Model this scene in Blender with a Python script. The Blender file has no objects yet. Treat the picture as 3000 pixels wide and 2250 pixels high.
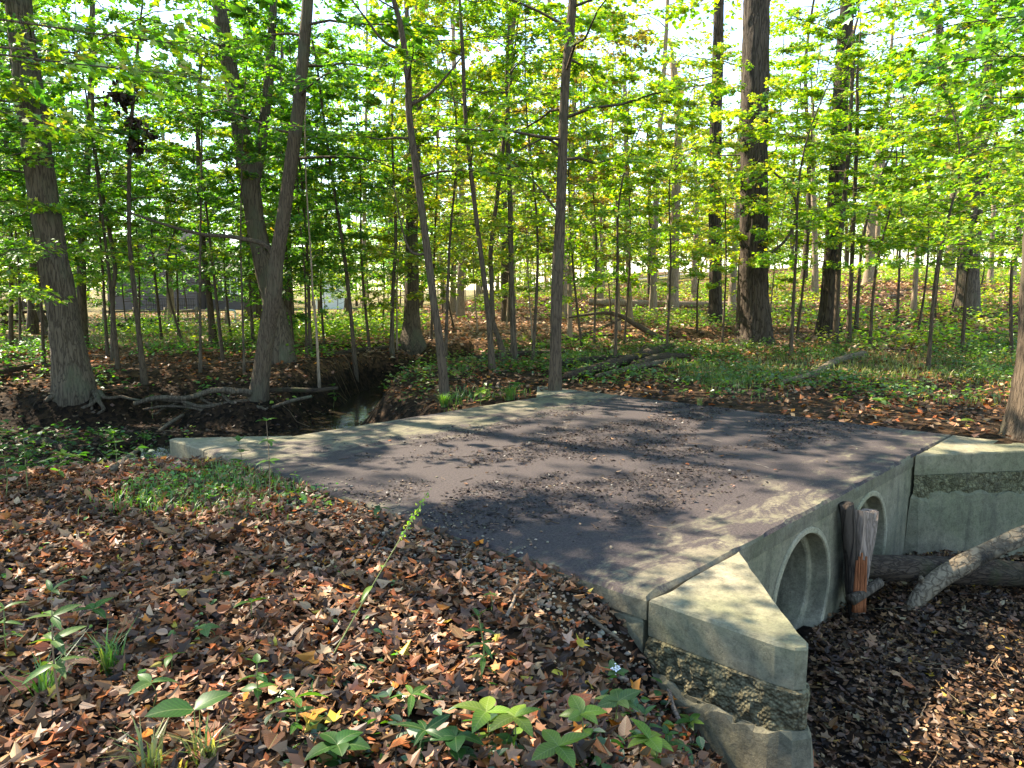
import bpy, bmesh, math, random
import numpy as np
from mathutils import Vector, Matrix

rng = np.random.default_rng(11)
random.seed(11)
sc = bpy.context.scene
COL = sc.collection

# ------------------------------------------------------------------ camera
CAM_H, FPX, HORIZON = 1.6, 745.0, 288.0
PITCH = math.atan((384 - HORIZON) / FPX)
cam = bpy.data.cameras.new('camera')
cam.sensor_width = 36.0
cam.lens = 36.0 * FPX / 1024.0
cam.clip_start, cam.clip_end = 0.05, 3000
cam_o = bpy.data.objects.new('camera', cam)
cam_o.location = (0, 0, CAM_H)
cam_o.rotation_euler = (math.pi / 2 - PITCH, 0, 0)
COL.objects.link(cam_o)
sc.camera = cam_o

# ------------------------------------------------------------------ sky, sun, exposure
SUN_AZ = Vector((-0.80, 0.52, 0)).normalized()
SUN_EL = math.radians(46)
w = bpy.data.worlds.new('World')
sc.world = w
w.use_nodes = True
wn = w.node_tree
bgn = wn.nodes['Background']
sky = wn.nodes.new('ShaderNodeTexSky')
sky.sky_type = 'NISHITA'
sky.sun_disc = False
sky.sun_elevation = SUN_EL
sky.sun_rotation = math.atan2(SUN_AZ.x, SUN_AZ.y)
sky.air_density, sky.dust_density, sky.ozone_density = 1.0, 0.2, 3.0
wn.links.new(sky.outputs[0], bgn.inputs[0])
bgn.inputs[1].default_value = 0.15
sun = bpy.data.lights.new('sun', 'SUN')
sun.energy = 5.0
sun.angle = math.radians(0.55)
sun.color = (1.0, 0.93, 0.82)
sun_o = bpy.data.objects.new('sun', sun)
sd = Vector((SUN_AZ.x * math.cos(SUN_EL), SUN_AZ.y * math.cos(SUN_EL), math.sin(SUN_EL)))
sun_o.rotation_euler = sd.to_track_quat('Z', 'Y').to_euler()
sun_o.location = sd * 60
COL.objects.link(sun_o)
sc.view_settings.view_transform = 'Standard'
sc.view_settings.look = 'None'
sc.view_settings.exposure = 2.3
sc.view_settings.use_white_balance = True      # the photograph is balanced for the shade of the wood
sc.view_settings.white_balance_temperature = 7600
sc.view_settings.white_balance_tint = 10
sc.view_settings.gamma = 1.0
cy = sc.cycles
cy.max_bounces, cy.diffuse_bounces, cy.glossy_bounces = 7, 5, 2
cy.transmission_bounces, cy.transparent_max_bounces = 3, 4
cy.caustics_reflective = cy.caustics_refractive = False
cy.use_denoising = True
cy.denoiser = 'OPENIMAGEDENOISE'
cy.sample_clamp_indirect = 6.0

# ------------------------------------------------------------------ helpers: numbers
K = 1024.0 / 2212.0           # the photograph was measured at 2212 px width
CP, SP = math.cos(PITCH), math.sin(PITCH)

def ray(px, py):
    X, Y = (px * K - 512) / FPX, (384 - py * K) / FPX
    return np.array([X, Y * SP + CP, Y * CP - SP])

def at(px, py, depth):
    d = ray(px, py)
    return np.array([0, 0, CAM_H]) + d * (depth / d[1])

def S(a, b, x):
    t = np.clip((np.asarray(x, float) - a) / (b - a), 0, 1)
    return t * t * (3 - 2 * t)

def _h(i, j, k):
    n = (i * 374761393 + j * 668265263 + k * 2147483647 + 1013904223) & 0xFFFFFFFF
    n = ((n ^ (n >> 13)) * 1274126177) & 0xFFFFFFFF
    return ((n ^ (n >> 16)) & 0xFFFF) / 65535.0

def vn(x, y, z=0.0):
    x, y = np.broadcast_arrays(np.asarray(x, float), np.asarray(y, float))
    z = np.broadcast_to(np.asarray(z, float), x.shape)
    xi, yi, zi = [np.floor(c).astype(np.int64) for c in (x, y, z)]
    fx, fy, fz = x - xi, y - yi, z - zi
    fx, fy, fz = [f * f * (3 - 2 * f) for f in (fx, fy, fz)]
    r = 0
    for dx in (0, 1):
        for dy in (0, 1):
            for dz in (0, 1):
                r = r + _h(xi + dx, yi + dy, zi + dz) * (fx if dx else 1 - fx) * (fy if dy else 1 - fy) * (fz if dz else 1 - fz)
    return r * 2 - 1

# culvert frame: a runs along the path over the culvert, b runs upstream
P1 = np.array([0.70, 3.70]); TH = math.radians(46.5); CA, SA = math.cos(TH), math.sin(TH)
def ab(x, y):
    dx, dy = np.asarray(x) - P1[0], np.asarray(y) - P1[1]
    return dx * CA + dy * SA, -dx * SA + dy * CA
def w_ab(a, b):
    return P1[0] + a * CA - b * SA, P1[1] + a * SA + b * CA

def dist_poly(x, y, pts):
    d = np.full(np.shape(x), 1e9)
    for (x0, y0), (x1, y1) in zip(pts[:-1], pts[1:]):
        vx, vy = x1 - x0, y1 - y0
        t = np.clip(((x - x0) * vx + (y - y0) * vy) / (vx * vx + vy * vy), 0, 1)
        d = np.minimum(d, np.hypot(x - x0 - t * vx, y - y0 - t * vy))
    return d

CREEK = [(-1.0, 9.2), (-2.5, 10.9), (-3.3, 12.4), (-3.3, 14.3), (-2.6, 17.2), (-0.6, 20.6), (3.5, 22.6), (7, 24)]
DITCH = [(-30, 21.5), (-15, 20.6), (-7, 20.0), (-0.6, 20.6)]

def gz(x, y):
    x, y = np.broadcast_arrays(np.asarray(x, float), np.asarray(y, float))
    a, b = ab(x, y)
    z = 0.05 * vn(x * .35, y * .35) + 0.025 * vn(x * 1.3, y * 1.3, 3) + .012 * vn(x * 4, y * 4, 5)
    z = z * S(.1, 1.2, np.maximum(np.maximum(-a, a - 6), np.maximum(-b - .9, b - 6.0)))
    z = z + 2.0 * S(16, 60, y) * S(-12, 8, x) + 1.15 * S(7, 22, x) * S(10, 30, y)
    z = z + 1.2 * S(60, 140, y) * S(-20, 30, x)
    # downstream channel
    near = S(-1.45, .55, a)
    s = b + .6934 * (a - 4.63)
    behind = S(-.02, .3, s) * S(4.5, 4.75, a)
    far = 1 - np.maximum(behind * S(-1.3, -.85, b), S(5.6, 7.6, a) * .95)
    t1, t2 = S(.5, -.75, b), S(.7, .45, b)
    m = S(.3, .9, a)
    t = t1 * (1 - m) + t2 * m
    z = z - 1.18 * (1 - .17 * S(-1.7, -.25, b)) * near * far * t * (1 + .08 * vn(x * 1.7, y * 1.7, 9))
    # under the slab
    ins = S(.03, .3, a) * (1 - S(5.7, 5.97, a)) * S(0.0, .2, b) * (1 - S(5.2, 5.5, b))
    z = np.where(ins > 0, np.minimum(z, -0.03 - 1.1 * ins), z)
    # soil sits a little under the slab edge
    rim = (1 - S(.0, .5, np.maximum(np.maximum(-a, a - 6), np.maximum(-b, b - 6.2))))
    z = z - .045 * rim
    # upstream creek
    wob = .25 * vn(x * .9, y * .9, 12)
    d = dist_poly(x, y, CREEK) + wob
    z = z - .95 * (1 - S(.55, 1.35, d)) * (1 - .25 * S(16, 24, y)) * (1 - S(24, 27, y))
    bas = np.hypot((x + 5.9) / 5.0, (y - 10.8) / 4.4) + .2 * wob
    z = z - .80 * (1 - S(.55, 1.15, bas)) * (1 - .9 * (1 - S(.55, 1.35, d)))
    pool = np.hypot((x + 5.0) / 1.6, (y - 11.0) / 1.2)
    z = z - .30 * (1 - S(.4, 1.0, pool))
    z = z - .42 * (1 - S(.35, 1.25, np.hypot((x + 4.35) / 1.0, (y - 8.3) / 1.0)))
    for mx_, my_, rx_, ry_, mz_ in ((-4.95, 13.6, 1.25, .95, -.42), (-8.1, 13.9, 1.6, 1.2, -.28)):
        mr_ = 1 - S(.45, 1.1, np.hypot((x - mx_) / rx_, (y - my_) / ry_))
        z = np.where(z < mz_, z + (mz_ - z) * mr_, z)
    d2 = dist_poly(x, y, DITCH) + wob
    z = z - .55 * (1 - S(.3, 1.1, d2)) * S(-1.5, -3.5, x)
    return z

def hit(px, py, off=0.0):
    d = ray(px, py); o = np.array([0, 0, CAM_H])
    t = np.arange(1.2, 160, .02)
    p = o[None] + d[None] * t[:, None]
    below = p[:, 2] < gz(p[:, 0], p[:, 1]) + off
    i = int(np.argmax(below)) if below.any() else len(t) - 1
    return p[i]

def unit(v):
    return v / np.maximum(np.linalg.norm(v, axis=-1, keepdims=True), 1e-9)

# ------------------------------------------------------------------ helpers: meshes
class MB:
    def __init__(s): s.v, s.f, s.c, s.n = [], [], [], 0
    def add(s, verts, faces, col=None):
        verts = np.asarray(verts, np.float32)
        fl = faces if isinstance(faces, list) else [faces]
        for f in fl: s.f.append(np.asarray(f, np.int64) + s.n)
        s.v.append(verts); s.n += len(verts)
        if col is None: col = (1, 1, 1)
        s.c.append(np.broadcast_to(np.asarray(col, np.float32), (len(verts), 3)))
    def mesh(s, name, mat, smooth=False, origin=None):
        me = bpy.data.meshes.new(name)
        v = np.concatenate(s.v); c = np.concatenate(s.c)
        if origin is not None: v = v - np.asarray(origin, np.float32)
        loops = np.concatenate([f.ravel() for f in s.f])
        sizes = np.concatenate([np.full(len(f), f.shape[1]) for f in s.f])
        starts = np.concatenate([[0], np.cumsum(sizes)[:-1]])
        me.vertices.add(len(v)); me.vertices.foreach_set('co', v.astype(np.float32).ravel())
        me.loops.add(len(loops)); me.loops.foreach_set('vertex_index', loops.astype(np.int32))
        me.polygons.add(len(sizes))
        me.polygons.foreach_set('loop_start', starts.astype(np.int32))
        me.polygons.foreach_set('loop_total', sizes.astype(np.int32))
        me.polygons.foreach_set('use_smooth', np.full(len(sizes), bool(smooth)))
        at_ = me.color_attributes.new('Col', 'FLOAT_COLOR', 'POINT')
        at_.data.foreach_set('color', np.concatenate([c, np.ones((len(c), 1), np.float32)], 1).ravel())
        me.update(calc_edges=True)
        me.materials.append(mat)
        return me
    def obj(s, name, mat, parent=None, smooth=False, origin=None):
        o = bpy.data.objects.new(name, s.mesh(name, mat, smooth, origin))
        COL.objects.link(o)
        if parent is not None: o.parent = parent
        elif origin is not None: o.location = [float(q) for q in origin]
        return o

def tag(o, label=None, cat=None, group=None, kind=None):
    if label: o['label'] = label
    if cat: o['category'] = cat
    if group: o['group'] = group
    if kind: o['kind'] = kind
    return o

def thing(name, label, cat, loc=(0, 0, 0), rz=0, group=None):
    o = bpy.data.objects.new(name, None)
    o.empty_display_size = .1
    COL.objects.link(o)
    o.location = [float(q) for q in loc]; o.rotation_euler = (0, 0, rz)
    return tag(o, label, cat, group)

def smooth_path(pts, n):
    p = np.asarray(pts, float)
    if len(p) == 2:
        return p[0] + (p[1] - p[0]) * np.linspace(0, 1, n)[:, None]
    q = np.vstack([2 * p[0] - p[1], p, 2 * p[-1] - p[-2]])
    u = np.linspace(0, len(p) - 1, n); i = np.minimum(u.astype(int), len(p) - 2); t = (u - i)[:, None]
    a, b, c, d = q[i], q[i + 1], q[i + 2], q[i + 3]
    return .5 * (2 * b + (c - a) * t + (2 * a - 5 * b + 4 * c - d) * t ** 2 + (3 * b - a - 3 * c + d) * t ** 3)

def tube(mb, pts, rad, sides=6, col=None, cap=True, ridge=0.0, rfreq=9, lump=0.0, seed=0.0, flat=None):
    p = np.asarray(pts, float); n = len(p)
    r = np.broadcast_to(np.asarray(rad, float), (n,))
    tg = unit(np.gradient(p, axis=0))
    up = np.array([0, 1.0, 0]) if abs(tg[0][2]) > .7 else np.array([0, 0, 1.0])
    X = unit(np.cross(up[None], tg)); Y = np.cross(tg, X)
    th = np.linspace(0, 2 * np.pi, sides, endpoint=False)
    rr = np.repeat(r[:, None], sides, 1)
    L = np.concatenate([[0], np.cumsum(np.linalg.norm(np.diff(p, axis=0), axis=1))])
    if ridge or lump:
        T, Z = np.meshgrid(th, L)
        if ridge:
            q = vn(np.cos(T) * rfreq / 3.0 + seed, np.sin(T) * rfreq / 3.0, Z * 2.2) + .5 * vn(np.cos(T) * rfreq / 1.4 + seed, np.sin(T) * rfreq / 1.4, Z * 5)
            rr = rr * (1 + ridge * (1 - 2 * np.abs(q)))
        if lump:
            rr = rr * (1 + lump * vn(np.cos(T) * .9 + seed, np.sin(T) * .9, Z * 1.6))
    v = p[:, None] + rr[..., None] * (np.cos(th)[None, :, None] * X[:, None] + np.sin(th)[None, :, None] * Y[:, None])
    v = v.reshape(-1, 3)
    i = np.arange(n - 1)[:, None] * sides; j = np.arange(sides)[None]; j2 = (j + 1) % sides
    f = np.stack([i + j, i + j2, i + sides + j2, i + sides + j], -1).reshape(-1, 4)
    fl = [f]
    if cap and sides <= 64:
        fl.append(np.arange(sides)[None, ::-1]); fl.append((np.arange(sides) + (n - 1) * sides)[None])
    mb.add(v, fl, col)

_mx = [(.30, -.06), (.23, .20), (.56, .42), (.20, .52)]
MAPLE = np.array([(0, 0), (0, 1)] + _mx + [(-a, b) for a, b in _mx])
MAPLE_F = [np.array([[0, 2, 3, 4, 5, 1], [1, 9, 8, 7, 6, 0]])]
SIMPLE = np.array([(0, 0), (.34, .45), (0, 1), (-.34, .45)])
SIMPLE_F = [np.array([[0, 1, 2], [0, 2, 3]])]
OVATE = np.array([(0, 0), (0, 1), (.24, .18), (.31, .45), (.17, .76), (-.24, .18), (-.31, .45), (-.17, .76)])
OVATE_F = [np.array([[0, 2, 3, 4, 1], [1, 7, 6, 5, 0]])]
SHAPES = {'maple': (MAPLE, MAPLE_F), 'simple': (SIMPLE, SIMPLE_F), 'ovate': (OVATE, OVATE_F)}

def add_leaves(mb, P, D, N, size, cols, shape='maple', fold=.15, curl=0.0):
    P, D, N = np.asarray(P, float), unit(np.asarray(D, float)), np.asarray(N, float)
    n = len(P)
    if n == 0: return
    X = unit(np.cross(D, N)); N = np.cross(X, D)
    T, Fs = SHAPES[shape]
    fold = np.broadcast_to(np.asarray(fold, float), (n,)); curl = np.broadcast_to(np.asarray(curl, float), (n,))
    tz = fold[:, None] * np.abs(T[None, :, 0]) + curl[:, None] * (T[None, :, 1] - .4) ** 2
    s = np.broadcast_to(np.asarray(size, float), (n,))[:, None, None]
    v = P[:, None] + s * (T[None, :, 0, None] * X[:, None] + T[None, :, 1, None] * D[:, None] + tz[..., None] * N[:, None])
    k = len(T); base = (np.arange(n) * k)[:, None, None]
    fs = [(f[None] + base).reshape(-1, f.shape[1]) for f in Fs]
    mb.add(v.reshape(-1, 3), fs, np.repeat(np.asarray(cols, np.float32), k, 0))

def pick(pal, n, r=rng, jit=.22):
    c = np.array([p[0] for p in pal], float); wt = np.array([p[1] for p in pal], float)
    i = r.choice(len(c), n, p=wt / wt.sum())
    return c[i] * (1 + jit * r.uniform(-1, 1, (n, 1))) * (1 + .08 * r.uniform(-1, 1, (n, 3)))

# ------------------------------------------------------------------ materials
def new_mat(name):
    m = bpy.data.materials.new(name); m.use_nodes = True
    nt = m.node_tree
    for nd in list(nt.nodes): nt.nodes.remove(nd)
    out = nt.nodes.new('ShaderNodeOutputMaterial')
    return m, nt, out

def nd(nt, typ, **kw):
    n = nt.nodes.new(typ)
    for k_, v_ in kw.items():
        if k_ in n.inputs: n.inputs[k_].default_value = v_
        else: setattr(n, k_, v_)
    return n

def ramp(nt, fac, stops):
    r = nt.nodes.new('ShaderNodeValToRGB')
    el = r.color_ramp.elements
    while len(el) < len(stops): el.new(.5)
    for e, (p, c) in zip(el, stops):
        e.position = p; e.color = (*c, 1) if len(c) == 3 else c
    nt.links.new(fac, r.inputs[0])
    return r.outputs[0]

def mixc(nt, fac, a, b, mode='MIX'):
    m = nt.nodes.new('ShaderNodeMix'); m.data_type = 'RGBA'; m.blend_type = mode
    for sock, val in ((m.inputs[0], fac), (m.inputs[6], a), (m.inputs[7], b)):
        if hasattr(val, 'links') or hasattr(val, 'is_linked'): nt.links.new(val, sock)
        else: sock.default_value = val if isinstance(val, (int, float)) else (*val, 1)
    return m.outputs[2]

def math_(nt, op, a, b=None, c=None):
    m = nt.nodes.new('ShaderNodeMath'); m.operation = op
    for i, val in enumerate((a, b, c)):
        if val is None: continue
        if hasattr(val, 'is_linked'): nt.links.new(val, m.inputs[i])
        else: m.inputs[i].default_value = val
    return m.outputs[0]

def noise(nt, vec, scale, detail=4, rough=.6, dist=0.0):
    n = nt.nodes.new('ShaderNodeTexNoise')
    n.inputs['Scale'].default_value = scale; n.inputs['Detail'].default_value = detail
    n.inputs['Roughness'].default_value = rough; n.inputs['Distortion'].default_value = dist
    if vec is not None: nt.links.new(vec, n.inputs['Vector'])
    return n.outputs['Fac']

def coords(nt, scale=(1, 1, 1), kind='Object'):
    tc = nt.nodes.new('ShaderNodeTexCoord'); mp = nt.nodes.new('ShaderNodeMapping')
    mp.inputs['Scale'].default_value = scale
    nt.links.new(tc.outputs[kind], mp.inputs[0])
    return mp.outputs[0]

def leaf_mat(name, trans=.6, use_obj=True, gloss=.05, tint=(1.05, 1.25, .35), attr=True):
    m, nt, out = new_mat(name)
    if attr:
        c = nd(nt, 'ShaderNodeAttribute', attribute_name='Col').outputs['Color']
        if use_obj:
            oi = nt.nodes.new('ShaderNodeObjectInfo'); c = mixc(nt, 1.0, c, oi.outputs['Color'], 'MULTIPLY')
    else:
        oi = nt.nodes.new('ShaderNodeObjectInfo'); c = oi.outputs['Color']
        nz = noise(nt, coords(nt, (14, 14, 14)), 3, 3)
        c = mixc(nt, 1.0, c, ramp(nt, nz, [(.25, (.72, .72, .72)), (.75, (1.2, 1.2, 1.2))]), 'MULTIPLY')
        tcv = nt.nodes.new('ShaderNodeTexCoord'); sxv = nt.nodes.new('ShaderNodeSeparateXYZ'); nt.links.new(tcv.outputs['Object'], sxv.inputs[0])
        axv = math_(nt, 'ABSOLUTE', sxv.outputs[0])
        vein = math_(nt, 'SINE', math_(nt, 'MULTIPLY', math_(nt, 'SUBTRACT', sxv.outputs[1], math_(nt, 'MULTIPLY', axv, .9)), 52.0))
        c = mixc(nt, 1.0, c, ramp(nt, math_(nt, 'MULTIPLY_ADD', vein, .5, .5), [(.0, (.86, .86, .86)), (.9, (1, 1, 1)), (1.0, (1.25, 1.22, 1.1))]), 'MULTIPLY')
        c = mixc(nt, ramp(nt, axv, [(.006, (.5, .5, .5)), (.02, (0, 0, 0))]), c, mixc(nt, .5, c, (.35, .38, .18)))
    df = nt.nodes.new('ShaderNodeBsdfDiffuse'); nt.links.new(c, df.inputs[0])
    sh = df.outputs[0]
    if trans:
        tr = nt.nodes.new('ShaderNodeBsdfTranslucent')
        nt.links.new(mixc(nt, 1.0, c, tint, 'MULTIPLY'), tr.inputs[0])
        mx = nt.nodes.new('ShaderNodeMixShader'); mx.inputs[0].default_value = trans
        nt.links.new(sh, mx.inputs[1]); nt.links.new(tr.outputs[0], mx.inputs[2]); sh = mx.outputs[0]
    if gloss:
        gl = nt.nodes.new('ShaderNodeBsdfGlossy'); gl.inputs['Roughness'].default_value = .42
        gl.inputs[0].default_value = (.8, .85, .9, 1)
        mx = nt.nodes.new('ShaderNodeMixShader'); mx.inputs[0].default_value = gloss
        nt.links.new(sh, mx.inputs[1]); nt.links.new(gl.outputs[0], mx.inputs[2]); sh = mx.outputs[0]
    nt.links.new(sh, out.inputs[0])
    return m

def bark_mat(name, dark, light, vscale=18, bump=.5, patch=None, axis_='z'):
    m, nt, out = new_mat(name)
    p = nt.nodes.new('ShaderNodeBsdfPrincipled'); p.inputs['Roughness'].default_value = .9
    p.inputs['Specular IOR Level'].default_value = .15
    sc3 = {'z': (1, 1, .10), 'x': (.16, 1, 1), 'i': (.4, .4, .4)}[axis_]
    v = coords(nt, tuple(vscale * q for q in sc3))
    n1 = noise(nt, v, 1.7, 7, .72, .8)
    wn3 = nt.nodes.new('ShaderNodeTexNoise'); wn3.inputs['Scale'].default_value = 1.3; wn3.inputs['Detail'].default_value = 4
    nt.links.new(v, wn3.inputs['Vector'])
    va = nt.nodes.new('ShaderNodeVectorMath'); va.operation = 'MULTIPLY_ADD'
    nt.links.new(wn3.outputs['Color'], va.inputs[0]); va.inputs[1].default_value = (1.6, 1.6, 1.6); nt.links.new(v, va.inputs[2])
    vo = nt.nodes.new('ShaderNodeTexVoronoi'); vo.feature = 'DISTANCE_TO_EDGE'; vo.inputs['Scale'].default_value = 1.2
    nt.links.new(va.outputs[0], vo.inputs['Vector'])
    crack = ramp(nt, vo.outputs['Distance'], [(0, (0, 0, 0)), (.16, (1, 1, 1))])
    h = mixc(nt, .38, n1, crack, 'MIX')
    c = ramp(nt, h, [(.2, dark), (.8, light)])
    if patch:
        n2 = noise(nt, coords(nt, (1, 1, .5)), 2.2, 4)
        c = mixc(nt, ramp(nt, n2, [(.52, (0, 0, 0)), (.68, (1, 1, 1))]), c, patch)
    c = mixc(nt, 1.0, c, nd(nt, 'ShaderNodeAttribute', attribute_name='Col').outputs['Color'], 'MULTIPLY')
    nt.links.new(c, p.inputs['Base Color'])
    b = nt.nodes.new('ShaderNodeBump'); b.inputs['Strength'].default_value = bump; b.inputs['Distance'].default_value = .03
    nt.links.new(h, b.inputs['Height']); nt.links.new(b.outputs[0], p.inputs['Normal'])
    nt.links.new(p.outputs[0], out.inputs[0])
    return m

M_LEAF = leaf_mat('foliage')
M_HERB = leaf_mat('herb_leaf', .45, attr=False, gloss=.02)
M_DEAD = leaf_mat('dead_leaf', .12, gloss=.02, tint=(1.2, .9, .5))
M_DEADO = leaf_mat('dead_leaf_single', .12, attr=False, gloss=.025, tint=(1.2, .9, .5))
M_GRASS = leaf_mat('grass_blade', .4, gloss=.04)
M_BARK = bark_mat('bark_grey_brown', (.026, .019, .013), (.125, .098, .070), 18, .8, (.085, .085, .055))
M_OAK = bark_mat('bark_dark_oak', (.011, .008, .006), (.078, .060, .045), 13, 1.0)
M_SAP = bark_mat('bark_smooth_young', (.026, .019, .013), (.105, .078, .054), 26, .6, (.075, .068, .045))
M_PALE = bark_mat('bark_pale', (.12, .085, .058), (.30, .23, .165), 22, .4)
M_ROT = bark_mat('rotting_wood', (.014, .010, .008), (.080, .058, .040), 20, .9, (.042, .046, .020), 'x')
M_GREYWOOD = bark_mat('weathered_wood', (.055, .042, .030), (.19, .15, .10), 24, .7, None, 'x')
M_PEEL = bark_mat('peeling_bark', (.07, .052, .034), (.24, .19, .125), 24, .8, (.035, .029, .022), 'i')
M_DRIFT = bark_mat('bleached_wood', (.12, .095, .075), (.34, .28, .23), 24, .6)

def plain_mat(name, col, rough=.8, var=.25, scale=6, bump=.15, metal=0.0):
    m, nt, out = new_mat(name)
    p = nt.nodes.new('ShaderNodeBsdfPrincipled'); p.inputs['Roughness'].default_value = rough
    p.inputs['Metallic'].default_value = metal; p.inputs['Specular IOR Level'].default_value = .25
    n = noise(nt, coords(nt), scale, 5)
    c = ramp(nt, n, [(.25, tuple(q * (1 - var) for q in col)), (.75, tuple(min(1, q * (1 + var)) for q in col))])
    c = mixc(nt, 1.0, c, nd(nt, 'ShaderNodeAttribute', attribute_name='Col').outputs['Color'], 'MULTIPLY')
    nt.links.new(c, p.inputs['Base Color'])
    b = nt.nodes.new('ShaderNodeBump'); b.inputs['Strength'].default_value = bump; b.inputs['Distance'].default_value = .02
    nt.links.new(n, b.inputs['Height']); nt.links.new(b.outputs[0], p.inputs['Normal'])
    nt.links.new(p.outputs[0], out.inputs[0])
    return m

def ground_mat():
    m, nt, out = new_mat('forest_floor')
    p = nt.nodes.new('ShaderNodeBsdfPrincipled'); p.inputs['Roughness'].default_value = .95
    p.inputs['Specular IOR Level'].default_value = .1
    c0 = nd(nt, 'ShaderNodeAttribute', attribute_name='Col').outputs['Color']
    v = coords(nt)
    n1 = noise(nt, v, 9, 7, .75)
    vo = nt.nodes.new('ShaderNodeTexVoronoi'); vo.inputs['Scale'].default_value = 14
    nt.links.new(v, vo.inputs['Vector'])
    cell = ramp(nt, nt_sep(nt, vo.outputs['Color']), [(.1, (.35, .33, .3)), (.5, (.9, .8, .7)), (.9, (1.75, 1.45, 1.15))])
    c = mixc(nt, 1.0, c0, cell, 'MULTIPLY')
    c = mixc(nt, 1.0, c, ramp(nt, n1, [(.3, (.45, .45, .45)), (.7, (1.3, 1.3, 1.3))]), 'MULTIPLY')
    nt.links.new(c, p.inputs['Base Color'])
    b = nt.nodes.new('ShaderNodeBump'); b.inputs['Strength'].default_value = .8; b.inputs['Distance'].default_value = .05
    nt.links.new(mixc(nt, .5, n1, vo.outputs['Distance']), b.inputs['Height'])
    nt.links.new(b.outputs[0], p.inputs['Normal'])
    nt.links.new(p.outputs[0], out.inputs[0])
    return m

def nt_sep(nt, col):
    s = nt.nodes.new('ShaderNodeSeparateColor'); nt.links.new(col, s.inputs[0]); return s.outputs[0]

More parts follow.
